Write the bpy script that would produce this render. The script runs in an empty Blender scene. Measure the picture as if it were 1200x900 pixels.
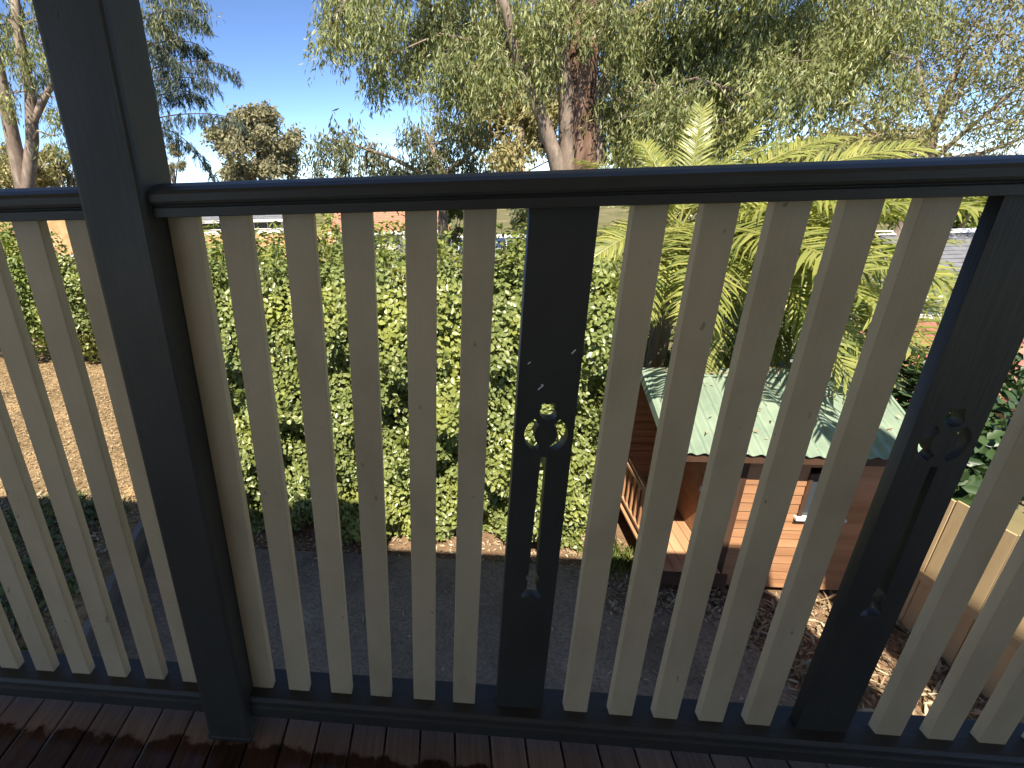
import bpy, bmesh, math, random
import numpy as np
from mathutils import Vector, Matrix

# ------------------------------------------------------------------ camera, sky, sun, exposure
scene = bpy.context.scene
C = scene.collection
rng = np.random.default_rng(7)
random.seed(7)
R = math.radians
HC = 3.80                      # camera height above the patio
ZS = HC - 0.990                # underside of the slats (top of the bottom rail)
ZD = ZS - 0.100                # deck surface
F, PX, PY = 610.0, 454.5, 450.0
YAW, PITCH, ROLL = R(-6.79), R(22.28), R(-1.99)
f0 = Vector((math.sin(YAW), math.cos(YAW), 0)); r0 = Vector((math.cos(YAW), -math.sin(YAW), 0)); u0 = Vector((0, 0, 1))
FW = math.cos(PITCH) * f0 - math.sin(PITCH) * u0
UP0 = math.sin(PITCH) * f0 + math.cos(PITCH) * u0
RT = math.cos(ROLL) * r0 + math.sin(ROLL) * UP0
UP = -math.sin(ROLL) * r0 + math.cos(ROLL) * UP0
CAM = Vector((0, -0.7306, HC))
cd = bpy.data.cameras.new('camera'); cam = bpy.data.objects.new('camera', cd); C.objects.link(cam)
cam.matrix_world = Matrix(((RT.x, UP.x, -FW.x, CAM.x), (RT.y, UP.y, -FW.y, CAM.y), (RT.z, UP.z, -FW.z, CAM.z), (0, 0, 0, 1)))
cd.sensor_fit = 'HORIZONTAL'; cd.sensor_width = 36.0
cd.lens = 36.0 * F / 1200.0
cd.shift_x = (600 - PX) / 1200.0; cd.shift_y = 0.0
cd.clip_start = 0.02; cd.clip_end = 3000
scene.camera = cam

SUN_EL = R(54.0)
SUN_H = Vector((0.20, 0.98, 0)).normalized()          # horizontal travel of the rays
world = bpy.data.worlds.new('World'); scene.world = world; world.use_nodes = True
wn = world.node_tree
bg = wn.nodes.get('Background') or wn.nodes.new('ShaderNodeBackground')
sky = wn.nodes.new('ShaderNodeTexSky'); sky.sky_type = 'NISHITA'; sky.sun_disc = False
sky.sun_elevation = SUN_EL; sky.sun_rotation = math.atan2(-SUN_H.x, -SUN_H.y) % (2 * math.pi)
sky.air_density = 0.6; sky.dust_density = 0.0; sky.ozone_density = 4.5; sky.altitude = 3000
wn.links.new(sky.outputs[0], bg.inputs[0]); bg.inputs[1].default_value = 0.108
sd = bpy.data.lights.new('sun', 'SUN'); sun = bpy.data.objects.new('sun', sd); C.objects.link(sun)
sd.energy = 4.3; sd.angle = R(0.53); sd.color = (1.0, 0.93, 0.80)
ray = Vector((SUN_H.x * math.cos(SUN_EL), SUN_H.y * math.cos(SUN_EL), -math.sin(SUN_EL)))
sun.rotation_euler = ray.to_track_quat('-Z', 'Y').to_euler()
vs = scene.view_settings
vs.view_transform = 'Standard'; vs.look = 'None'; vs.gamma = 1.0; vs.use_curve_mapping = False
vs.exposure = 1.30
scene.cycles.max_bounces = 7; scene.cycles.diffuse_bounces = 4; scene.cycles.glossy_bounces = 3; scene.cycles.transmission_bounces = 4


def at(x, y, Y):
    """real-world point seen at photo pixel (x, y) that lies at depth Y beyond the railing"""
    v = FW + RT * ((x - PX) / F) - UP * ((y - PY) / F)
    return CAM + v * ((Y - CAM.y) / v.y)


# ------------------------------------------------------------------ materials
def newmat(name):
    m = bpy.data.materials.new(name); m.use_nodes = True
    nt = m.node_tree; nt.nodes.clear()
    out = nt.nodes.new('ShaderNodeOutputMaterial')
    return m, nt, out


def N(nt, t, **kw):
    n = nt.nodes.new(t)
    for k, v in kw.items():
        if k in n.inputs: n.inputs[k].default_value = v
        else: setattr(n, k, v)
    return n


def ramp(nt, fac, stops):
    r = nt.nodes.new('ShaderNodeValToRGB'); e = r.color_ramp.elements
    while len(e) < len(stops): e.new(0.5)
    for el, (p, c) in zip(e, stops):
        el.position = p; el.color = (*c, 1) if len(c) == 3 else c
    nt.links.new(fac, r.inputs[0]); return r.outputs[0]


def noise(nt, scale, detail=4, rough=0.55, stretch=None, coord='Object'):
    tc = nt.nodes.new('ShaderNodeTexCoord'); mp = nt.nodes.new('ShaderNodeMapping')
    nt.links.new(tc.outputs[coord], mp.inputs[0])
    if stretch: mp.inputs['Scale'].default_value = stretch
    n = N(nt, 'ShaderNodeTexNoise', Scale=scale, Detail=detail, Roughness=rough)
    nt.links.new(mp.outputs[0], n.inputs['Vector'])
    return n.outputs[0]


def mixc(nt, fac, a, b, mode='MIX'):
    m = nt.nodes.new('ShaderNodeMix'); m.data_type = 'RGBA'; m.blend_type = mode
    for sock, v in ((m.inputs[0], fac), (m.inputs[6], a), (m.inputs[7], b)):
        if hasattr(v, 'links') or isinstance(v, bpy.types.NodeSocket): nt.links.new(v, sock)
        elif isinstance(v, (int, float)): sock.default_value = v
        else: sock.default_value = (*v, 1)
    return m.outputs[2]


def solid(name, stops, scale=8, stretch=None, rough=(0.5, 0.7), bump=0.15, bscale=40, detail=5, spec=0.4, objvar=0.0, bdist=0.004, coord='Object', fine=0):
    """noise-varied principled material"""
    m, nt, out = newmat(name)
    p = N(nt, 'ShaderNodeBsdfPrincipled'); p.inputs['Specular IOR Level'].default_value = spec
    n = noise(nt, scale, detail, 0.6, stretch, coord)
    col = ramp(nt, n, stops)
    if fine:
        col = mixc(nt, 1.0, col, ramp(nt, noise(nt, fine, 3, 0.7), [(0.30, (0.62, 0.62, 0.62)), (0.5, (1, 1, 1)), (0.72, (1.45, 1.42, 1.38))]), 'MULTIPLY')
    if objvar:
        oi = nt.nodes.new('ShaderNodeObjectInfo')
        v = ramp(nt, oi.outputs['Random'], [(0, (1 - objvar,) * 3), (1, (1 + objvar,) * 3)])
        col = mixc(nt, 1.0, col, v, 'MULTIPLY')
    nt.links.new(col, p.inputs['Base Color'])
    n2 = noise(nt, bscale, 6, 0.6, stretch, coord)
    rr = N(nt, 'ShaderNodeMapRange'); rr.inputs[3].default_value = rough[0]; rr.inputs[4].default_value = rough[1]
    nt.links.new(n2, rr.inputs[0]); nt.links.new(rr.outputs[0], p.inputs['Roughness'])
    b = N(nt, 'ShaderNodeBump', Strength=bump, Distance=bdist); nt.links.new(n2, b.inputs['Height'])
    nt.links.new(b.outputs[0], p.inputs['Normal']); nt.links.new(p.outputs[0], out.inputs[0])
    return m


def leafmat(name, cols, trans=0.35, rough=0.45, patch=None, pscale=1.2, spec=0.4, tcol=(1.15, 1.25, 0.6)):
    """per-leaf random colour, with translucency; patch = colour of fresh growth mixed in by a soft noise"""
    m, nt, out = newmat(name)
    g = nt.nodes.new('ShaderNodeNewGeometry')
    k = len(cols)
    col = ramp(nt, g.outputs['Random Per Island'], [(i / max(1, k - 1), c) for i, c in enumerate(cols)])
    if patch:
        n = noise(nt, pscale, 3, 0.5)
        f = ramp(nt, n, [(0.50, (0, 0, 0)), (0.68, (0.85, 0.85, 0.85))])
        col = mixc(nt, f, col, patch)
    p = N(nt, 'ShaderNodeBsdfPrincipled', Roughness=rough); p.inputs['Specular IOR Level'].default_value = spec
    nt.links.new(col, p.inputs['Base Color'])
    t = nt.nodes.new('ShaderNodeBsdfTranslucent')
    tc = mixc(nt, 1.0, col, tcol, 'MULTIPLY'); nt.links.new(tc, t.inputs[0])
    ms = N(nt, 'ShaderNodeMixShader'); ms.inputs[0].default_value = trans
    nt.links.new(p.outputs[0], ms.inputs[1]); nt.links.new(t.outputs[0], ms.inputs[2])
    nt.links.new(ms.outputs[0], out.inputs[0])
    return m


def painted(name, base, dirt, grain_axis='Z', rough=(0.38, 0.6), spec=0.35):
    """weathered exterior paint over wood: faint grain, grubby marks, small knots"""
    m, nt, out = newmat(name)
    p = N(nt, 'ShaderNodeBsdfPrincipled'); p.inputs['Specular IOR Level'].default_value = spec
    st = (1, 1, 0.05) if grain_axis == 'Z' else (0.05, 1, 1)
    oi = nt.nodes.new('ShaderNodeObjectInfo')
    tc = nt.nodes.new('ShaderNodeTexCoord'); ad = N(nt, 'ShaderNodeVectorMath', operation='ADD')
    sc = N(nt, 'ShaderNodeVectorMath', operation='SCALE'); sc.inputs[3].default_value = 7.0
    cx = nt.nodes.new('ShaderNodeCombineXYZ')
    for i in range(3): nt.links.new(oi.outputs['Random'], cx.inputs[i])
    nt.links.new(cx.outputs[0], sc.inputs[0]); nt.links.new(tc.outputs['Object'], ad.inputs[0]); nt.links.new(sc.outputs[0], ad.inputs[1])

    def nz(scale, stretch, detail=5):
        mp = nt.nodes.new('ShaderNodeMapping'); mp.inputs['Scale'].default_value = stretch
        nt.links.new(ad.outputs[0], mp.inputs[0])
        n = N(nt, 'ShaderNodeTexNoise', Scale=scale, Detail=detail, Roughness=0.6)
        nt.links.new(mp.outputs[0], n.inputs['Vector']); return n.outputs[0]
    grain = nz(160, st)
    blot = nz(9, (1, 1, 0.5) if grain_axis == 'Z' else (0.5, 1, 1))
    c1 = mixc(nt, ramp(nt, blot, [(0.38, (0, 0, 0)), (0.75, (0.75, 0.75, 0.75))]), base, dirt)
    spots = nz(55, (1, 1, 0.6) if grain_axis == 'Z' else (0.6, 1, 1), 2)
    c2 = mixc(nt, ramp(nt, spots, [(0.715, (0, 0, 0)), (0.75, (0.6, 0.6, 0.6))]), c1, tuple(0.35 * v for v in dirt))
    v = ramp(nt, oi.outputs['Random'], [(0, (0.93, 0.93, 0.93)), (1, (1.05, 1.04, 1.02))])
    c3 = mixc(nt, 1.0, c2, v, 'MULTIPLY')
    nt.links.new(c3, p.inputs['Base Color'])
    rr = N(nt, 'ShaderNodeMapRange'); rr.inputs[3].default_value = rough[0]; rr.inputs[4].default_value = rough[1]
    nt.links.new(blot, rr.inputs[0]); nt.links.new(rr.outputs[0], p.inputs['Roughness'])
    b = N(nt, 'ShaderNodeBump', Strength=0.5, Distance=0.0015); nt.links.new(grain, b.inputs['Height'])
    nt.links.new(b.outputs[0], p.inputs['Normal']); nt.links.new(p.outputs[0], out.inputs[0])
    return m


def deckmat():
    m, nt, out = newmat('deck_timber')
    p = N(nt, 'ShaderNodeBsdfPrincipled'); p.inputs['Specular IOR Level'].default_value = 0.5
    tc = nt.nodes.new('ShaderNodeNewGeometry')          # world position: the wet patches run across the boards
    oi = nt.nodes.new('ShaderNodeObjectInfo')
    mp = nt.nodes.new('ShaderNodeMapping'); mp.inputs['Scale'].default_value = (1, 0.06, 1); nt.links.new(tc.outputs['Position'], mp.inputs[0])
    gr = N(nt, 'ShaderNodeTexNoise', Scale=140, Detail=5, Roughness=0.6); nt.links.new(mp.outputs[0], gr.inputs['Vector'])
    dry = ramp(nt, gr.outputs[0], [(0.3, (0.16, 0.115, 0.095)), (0.7, (0.27, 0.205, 0.17))])
    wet = ramp(nt, gr.outputs[0], [(0.3, (0.035, 0.018, 0.012)), (0.7, (0.08, 0.043, 0.029))])
    v = ramp(nt, oi.outputs['Random'], [(0, (0.75, 0.72, 0.7)), (1, (1.2, 1.15, 1.1))])
    dry = mixc(nt, 1.0, dry, v, 'MULTIPLY'); wet = mixc(nt, 1.0, wet, v, 'MULTIPLY')
    wn_ = N(nt, 'ShaderNodeTexNoise', Scale=16, Detail=6, Roughness=0.62); nt.links.new(tc.outputs['Position'], wn_.inputs['Vector'])
    sx = nt.nodes.new('ShaderNodeSeparateXYZ'); nt.links.new(tc.outputs['Position'], sx.inputs[0])
    mr = N(nt, 'ShaderNodeMapRange'); mr.inputs[1].default_value = -0.02; mr.inputs[2].default_value = -0.11
    nt.links.new(sx.outputs[1], mr.inputs[0])
    ad = N(nt, 'ShaderNodeMath', operation='ADD'); nt.links.new(wn_.outputs[0], ad.inputs[0]); nt.links.new(mr.outputs[0], ad.inputs[1])
    mask = ramp(nt, ad.outputs[0], [(0.86, (0, 0, 0)), (0.98, (1, 1, 1))])
    nt.links.new(mixc(nt, mask, dry, wet), p.inputs['Base Color'])
    rr = N(nt, 'ShaderNodeMapRange'); rr.inputs[3].default_value = 0.5; rr.inputs[4].default_value = 0.16
    nt.links.new(mask, rr.inputs[0]); nt.links.new(rr.outputs[0], p.inputs['Roughness'])
    b = N(nt, 'ShaderNodeBump', Strength=0.3, Distance=0.002); nt.links.new(gr.outputs[0], b.inputs['Height'])
    nt.links.new(b.outputs[0], p.inputs['Normal']); nt.links.new(p.outputs[0], out.inputs[0])
    return m


def glassmat(name, col=(0.02, 0.025, 0.03), rough=0.06):
    m, nt, out = newmat(name)
    p = N(nt, 'ShaderNodeBsdfPrincipled', Roughness=rough); p.inputs['Base Color'].default_value = (*col, 1)
    p.inputs['Specular IOR Level'].default_value = 0.6
    nt.links.new(p.outputs[0], out.inputs[0]); return m


M = {}
M['beige'] = painted('beige_paint', (0.54, 0.43, 0.275), (0.39, 0.30, 0.185))
M['charcoal'] = painted('charcoal_paint', (0.046, 0.044, 0.038), (0.028, 0.026, 0.022), rough=(0.36, 0.55), spec=0.35)
M['charcoal_h'] = painted('charcoal_paint_along', (0.046, 0.044, 0.038), (0.028, 0.026, 0.022), 'X', rough=(0.38, 0.55), spec=0.35)
M['deck'] = deckmat()
M['soffit'] = solid('soffit_paint', [(0.3, (0.70, 0.64, 0.52)), (0.7, (0.76, 0.70, 0.58))])
M['housewall'] = solid('house_render', [(0.3, (0.62, 0.53, 0.39)), (0.7, (0.70, 0.60, 0.45))])
M['concrete'] = solid('patio_concrete', [(0.30, (0.12, 0.094, 0.068)), (0.46, (0.20, 0.158, 0.116)), (0.60, (0.235, 0.187, 0.138)), (0.72, (0.31, 0.25, 0.19))], scale=1.3, detail=12, rough=(0.75, 0.95), bump=0.5, bscale=70, fine=38)
M['soil'] = solid('bare_soil', [(0.3, (0.14, 0.085, 0.05)), (0.7, (0.30, 0.19, 0.115))], scale=6, detail=8, rough=(0.9, 1), bump=0.8, bscale=40, bdist=0.02, spec=0.1)
M['grassland'] = solid('dry_grassland', [(0.3, (0.09, 0.10, 0.035)), (0.55, (0.17, 0.15, 0.07)), (0.75, (0.30, 0.22, 0.13))], scale=0.35, detail=8, rough=(0.9, 1), bump=0.6, bscale=6, spec=0.1)
M['chipground'] = solid('woodchip_ground', [(0.3, (0.17, 0.11, 0.055)), (0.55, (0.32, 0.22, 0.115)), (0.8, (0.46, 0.34, 0.19))], scale=14, detail=9, rough=(0.9, 1), bump=1.0, bscale=60, bdist=0.02, spec=0.1, fine=1.6)
M['chips'] = leafmat('woodchips', [(0.12, 0.075, 0.04), (0.33, 0.23, 0.12), (0.50, 0.38, 0.23), (0.21, 0.14, 0.075)], trans=0.05, rough=0.8, spec=0.1)
M['drylitter'] = leafmat('dry_leaves', [(0.46, 0.36, 0.23), (0.22, 0.145, 0.08), (0.36, 0.26, 0.15), (0.52, 0.43, 0.30), (0.13, 0.085, 0.05)], trans=0.08, rough=0.7, spec=0.2)
M['hedge'] = leafmat('hedge_leaf', [(0.13, 0.16, 0.045), (0.20, 0.24, 0.07), (0.29, 0.32, 0.11), (0.17, 0.21, 0.06)], trans=0.25, rough=0.36, patch=(0.33, 0.35, 0.08), pscale=1.7, spec=0.6)
M['shrub'] = leafmat('shrub_leaf', [(0.08, 0.12, 0.028), (0.17, 0.22, 0.05), (0.26, 0.29, 0.07)], trans=0.3, rough=0.45, patch=(0.36, 0.35, 0.08), pscale=1.0)
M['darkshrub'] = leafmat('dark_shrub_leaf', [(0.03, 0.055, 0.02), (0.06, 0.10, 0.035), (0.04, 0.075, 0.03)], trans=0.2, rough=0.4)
M['gum'] = leafmat('gum_leaf', [(0.11, 0.14, 0.05), (0.22, 0.245, 0.09), (0.36, 0.36, 0.15), (0.16, 0.19, 0.07)], trans=0.35, rough=0.4, patch=(0.38, 0.40, 0.15), pscale=0.9, tcol=(1.2, 1.15, 0.6), spec=0.5)
M['gumdark'] = leafmat('grey_gum_leaf', [(0.10, 0.12, 0.06), (0.17, 0.18, 0.09), (0.26, 0.25, 0.13)], trans=0.28, rough=0.42)
M['palegum'] = leafmat('pale_gum_leaf', [(0.27, 0.24, 0.10), (0.36, 0.31, 0.14), (0.44, 0.37, 0.17)], trans=0.3, rough=0.5)
M['finegum'] = leafmat('fine_leaf', [(0.17, 0.17, 0.07), (0.26, 0.24, 0.10), (0.35, 0.31, 0.14)], trans=0.3, rough=0.5)
M['fargum'] = leafmat('far_leaf', [(0.17, 0.16, 0.085), (0.25, 0.225, 0.12), (0.31, 0.27, 0.15)], trans=0.2, rough=0.6)
M['pine'] = leafmat('pine_needle', [(0.045, 0.065, 0.045), (0.085, 0.105, 0.07), (0.06, 0.08, 0.055)], trans=0.15, rough=0.5)
M['palm'] = leafmat('palm_leaflet', [(0.15, 0.185, 0.045), (0.27, 0.29, 0.075), (0.42, 0.40, 0.11), (0.21, 0.24, 0.06)], trans=0.35, rough=0.38, spec=0.5)
M['flower'] = leafmat('pink_petal', [(0.55, 0.22, 0.18), (0.65, 0.33, 0.27), (0.5, 0.28, 0.2)], trans=0.3, rough=0.6)
M['weed'] = leafmat('weed_leaf', [(0.07, 0.11, 0.03), (0.14, 0.18, 0.06), (0.20, 0.22, 0.09)], trans=0.25, rough=0.5)
M['pebble'] = solid('pebble', [(0.3, (0.30, 0.28, 0.25)), (0.7, (0.55, 0.52, 0.48))], scale=20, rough=(0.7, 0.9))
M['bark'] = solid('gum_bark', [(0.30, (0.05, 0.03, 0.022)), (0.5, (0.19, 0.112, 0.077)), (0.72, (0.36, 0.235, 0.165))], scale=7, stretch=(1, 1, 0.16), rough=(0.8, 1), bump=1.0, bscale=11, bdist=0.07, spec=0.15, detail=8)
M['limb'] = solid('limb_bark', [(0.30, (0.14, 0.10, 0.075)), (0.6, (0.30, 0.23, 0.175)), (0.8, (0.44, 0.36, 0.28))], scale=9, stretch=(1, 1, 0.3), rough=(0.8, 1), bump=0.6, bscale=25, bdist=0.02, spec=0.15)
M['twig'] = solid('twig_bark', [(0.3, (0.10, 0.07, 0.05)), (0.7, (0.20, 0.15, 0.11))], scale=9, rough=(0.8, 1))
M['greenroof'] = solid('green_corrugated_steel', [(0.25, (0.155, 0.205, 0.15)), (0.50, (0.225, 0.285, 0.205)), (0.8, (0.31, 0.36, 0.26))], scale=2.5, detail=7, rough=(0.4, 0.6), bump=0.05, spec=0.4)
M['redroof'] = solid('red_corrugated_steel', [(0.3, (0.30, 0.10, 0.075)), (0.7, (0.42, 0.16, 0.12))], scale=3, rough=(0.5, 0.7), bump=0.05)
M['redtile'] = solid('red_roof_tile', [(0.3, (0.36, 0.15, 0.09)), (0.7, (0.50, 0.25, 0.16))], scale=5, rough=(0.7, 0.9))
M['greyroof'] = solid('grey_roof_tile', [(0.3, (0.13, 0.13, 0.14)), (0.7, (0.22, 0.22, 0.23))], scale=4, rough=(0.6, 0.8))
M['cedar'] = solid('cedar_cladding', [(0.25, (0.27, 0.125, 0.06)), (0.5, (0.39, 0.195, 0.095)), (0.8, (0.48, 0.265, 0.14))], scale=6, stretch=(0.12, 1, 1.5), rough=(0.6, 0.8), bump=0.3, bscale=45, objvar=0.13, spec=0.25)
M['cedardeck'] = solid('cedar_floor', [(0.25, (0.36, 0.18, 0.09)), (0.7, (0.52, 0.30, 0.165))], scale=7, stretch=(1, 0.1, 1), rough=(0.65, 0.85), bump=0.3, bscale=45, objvar=0.12, spec=0.2)
M['darktimber'] = solid('dark_stained_timber', [(0.3, (0.055, 0.028, 0.016)), (0.7, (0.10, 0.05, 0.028))], scale=8, stretch=(1, 1, 0.2), rough=(0.6, 0.8), bump=0.2, spec=0.3)
M['fence'] = solid('pine_paling', [(0.25, (0.44, 0.30, 0.15)), (0.6, (0.58, 0.42, 0.23)), (0.8, (0.66, 0.52, 0.32))], scale=7, stretch=(1, 1, 0.1), rough=(0.7, 0.9), bump=0.3, bscale=50, objvar=0.10, spec=0.2)
M['sleeper'] = solid('grey_sleeper', [(0.3, (0.10, 0.09, 0.08)), (0.7, (0.22, 0.20, 0.18))], scale=8, stretch=(1, 0.1, 1), rough=(0.8, 1), bump=0.5, bscale=40)
M['white'] = solid('white_paint', [(0.3, (0.72, 0.71, 0.68)), (0.7, (0.80, 0.79, 0.77))], rough=(0.5, 0.7))
M['cream'] = solid('cream_render', [(0.3, (0.60, 0.53, 0.42)), (0.7, (0.68, 0.61, 0.50))], rough=(0.7, 0.9))
M['bank'] = solid('orange_earth', [(0.3, (0.26, 0.15, 0.07)), (0.5, (0.38, 0.23, 0.11)), (0.7, (0.46, 0.31, 0.17))], scale=3, rough=(0.9, 1), spec=0.1)
M['pinkwall'] = solid('pinkish_brick', [(0.3, (0.42, 0.30, 0.24)), (0.7, (0.52, 0.40, 0.33))], scale=6, rough=(0.8, 1))
M['glass'] = glassmat('window_glass', (0.05, 0.06, 0.07))
M['panel'] = glassmat('solar_cell', (0.035, 0.05, 0.10), 0.15)
M['alum'] = solid('aluminium', [(0.3, (0.55, 0.56, 0.58)), (0.7, (0.65, 0.66, 0.68))], rough=(0.35, 0.5))


# ------------------------------------------------------------------ object helpers
def tag(o, label=None, cat=None, group=None, kind=None):
    if label: o['label'] = label
    if cat: o['category'] = cat
    if group: o['group'] = group
    if kind: o['kind'] = kind
    return o


def link(name, me, mat=None, parent=None, loc=(0, 0, 0), rot=(0, 0, 0)):
    o = bpy.data.objects.new(name, me)
    if mat is not None and me is not None and not me.materials: me.materials.append(mat)
    C.objects.link(o); o.location = loc; o.rotation_euler = rot
    if parent is not None: o.parent = parent
    return o


def thing(name, label, cat, loc=(0, 0, 0), rotz=0.0, group=None):
    o = bpy.data.objects.new(name, None); C.objects.link(o)
    o.empty_display_size = 0.1; o.location = loc; o.rotation_euler = (0, 0, rotz)
    return tag(o, label, cat, group)


class MB:
    def __init__(s): s.v = []; s.f = []

    def quad(s, a, b, c, d):
        n = len(s.v); s.v += [tuple(a), tuple(b), tuple(c), tuple(d)]; s.f.append((n, n + 1, n + 2, n + 3)); return s

    def box(s, lo, hi):
        n = len(s.v); (x0, y0, z0), (x1, y1, z1) = lo, hi
        s.v += [(x0, y0, z0), (x1, y0, z0), (x1, y1, z0), (x0, y1, z0), (x0, y0, z1), (x1, y0, z1), (x1, y1, z1), (x0, y1, z1)]
        s.f += [tuple(n + i for i in q) for q in ((0, 3, 2, 1), (4, 5, 6, 7), (0, 1, 5, 4), (1, 2, 6, 5), (2, 3, 7, 6), (3, 0, 4, 7))]
        return s

    def beam(s, a, b, w, h, up=(0, 0, 1)):
        a, b, up = Vector(a), Vector(b), Vector(up); d = (b - a).normalized(); sd_ = d.cross(up).normalized(); u = sd_.cross(d)
        n = len(s.v)
        for p in (a, b):
            for i, j in ((-1, -1), (1, -1), (1, 1), (-1, 1)): s.v.append(tuple(p + sd_ * (w / 2 * i) + u * (h / 2 * j)))
        s.f += [tuple(n + i for i in q) for q in ((0, 1, 2, 3), (7, 6, 5, 4), (0, 4, 5, 1), (1, 5, 6, 2), (2, 6, 7, 3), (3, 7, 4, 0))]
        return s

    def prism(s, prof, x0, x1):
        """profile of (y, z) points swept along x"""
        n = len(s.v); k = len(prof)
        for x in (x0, x1): s.v += [(x, y, z) for y, z in prof]
        s.f += [(n + i, n + (i + 1) % k, n + k + (i + 1) % k, n + k + i) for i in range(k)]
        s.f += [tuple(n + i for i in reversed(range(k))), tuple(n + k + i for i in range(k))]
        return s

    def tube(s, pts, rad, sides=8, wob=0.0):
        pts = [Vector(p) for p in pts]; n0 = len(s.v); k = len(pts)
        for i, p in enumerate(pts):
            d = (pts[min(i + 1, k - 1)] - pts[max(i - 1, 0)]).normalized()
            a = d.cross(Vector((0.31, 0.95, 0.05))).normalized(); b = d.cross(a)
            for j in range(sides):
                t = 2 * math.pi * j / sides; r = rad[i] * (1 + (random.uniform(-wob, wob) if wob else 0))
                s.v.append(tuple(p + a * (math.cos(t) * r) + b * (math.sin(t) * r)))
        for i in range(k - 1):
            for j in range(sides):
                q = n0 + i * sides; j2 = (j + 1) % sides
                s.f.append((q + j, q + j2, q + sides + j2, q + sides + j))
        s.f.append(tuple(n0 + (k - 1) * sides + j for j in range(sides)))
        return s

    def mesh(s, name, bevel=0.0, smooth=False):
        me = bpy.data.meshes.new(name); me.from_pydata(s.v, [], s.f)
        bm = bmesh.new(); bm.from_mesh(me)
        bmesh.ops.recalc_face_normals(bm, faces=bm.faces)
        if bevel:
            es = [e for e in bm.edges if len(e.link_faces) == 2 and e.calc_face_angle(0) > 0.6]
            bmesh.ops.bevel(bm, geom=es, offset=bevel, segments=2, profile=0.5, affect='EDGES', clamp_overlap=True)
        bm.to_mesh(me); bm.free()
        if smooth: me.polygons.foreach_set('use_smooth', [True] * len(me.polygons))
        me.update(); return me

    def build(s, name, mat, parent=None, bevel=0.0, smooth=False, loc=(0, 0, 0), rot=(0, 0, 0)):
        return link(name, s.mesh(name, bevel, smooth), mat, parent, loc, rot)


def unit(a): return a / np.maximum(np.linalg.norm(a, axis=1, keepdims=True), 1e-9)


def leaves(name, pos, ax, nrm, L, Wd, mat, parent=None, shape='ovate', fold=0.18, curl=0.0):
    """one mesh of separate folded leaves: pos = stalk end, ax = long axis, nrm = upper side"""
    pos = np.asarray(pos, float); n = len(pos); ax = unit(np.asarray(ax, float)); sd_ = unit(np.cross(ax, nrm)); nr = np.cross(sd_, ax)
    L = np.broadcast_to(np.asarray(L, float), n)[:, None]; Wd = np.broadcast_to(np.asarray(Wd, float), n)[:, None]
    if shape == 'ovate':
        prof = [(0, 0), (.28, -.42), (.68, -.40), (1, 0), (.68, .40), (.28, .42)]; faces = [(0, 1, 2, 3), (3, 4, 5, 0)]
    elif shape == 'lance':
        prof = [(0, 0), (.4, -.5), (1, 0), (.4, .5)]; faces = [(0, 1, 2), (2, 3, 0)]
    k = len(prof); V = np.empty((n, k, 3))
    for i, (t, w) in enumerate(prof):
        V[:, i] = pos + ax * (L * t) + sd_ * (Wd * w) + nr * (Wd * fold * abs(w) * 2 - L * curl * t * t)
    nf = len(faces); fl = len(faces[0])
    idx = (np.arange(n) * k)[:, None] + np.array(faces).reshape(-1)[None]
    me = bpy.data.meshes.new(name)
    me.vertices.add(n * k); me.vertices.foreach_set('co', V.reshape(-1))
    me.loops.add(n * nf * fl); me.loops.foreach_set('vertex_index', idx.reshape(-1).astype(np.int32))
    me.polygons.add(n * nf); me.polygons.foreach_set('loop_start', np.arange(0, n * nf * fl, fl, dtype=np.int32))
    me.update(calc_edges=True)
    o = link(name, me, mat, parent)
    o['kind'] = 'stuff'
    return o


def rdir(n): return unit(rng.normal(size=(n, 3)))


def sprays(clumps, per, nl, drop, L, jitter=0.25, droop=1.0):
    """hanging leaf sprays inside ball-like clumps (centre, radius): returns pos, axis, normal"""
    P, A = [], []
    for c, r in clumps:
        m = max(6, int(per * r * r))
        d = rdir(m) * (rng.random((m, 1)) ** 0.45) * r; d[:, 2] *= 0.75
        base = np.array(c) + d
        h = rng.normal(size=(m, 3)) * 0.35; h[:, 2] = -droop; h = unit(h)
        t = rng.random((m, nl, 1)) * drop
        q = base[:, None] + h[:, None] * t + rng.normal(size=(m, nl, 3)) * jitter * 0.25
        a = np.repeat(h[:, None], nl, 1) * 0.9 + rng.normal(size=(m, nl, 3)) * 0.55
        a[..., 2] -= 0.45 * droop
        P.append(q.reshape(-1, 3)); A.append(a.reshape(-1, 3))
    P = np.concatenate(P); A = np.concatenate(A)
    return P, A, rdir(len(P))


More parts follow.
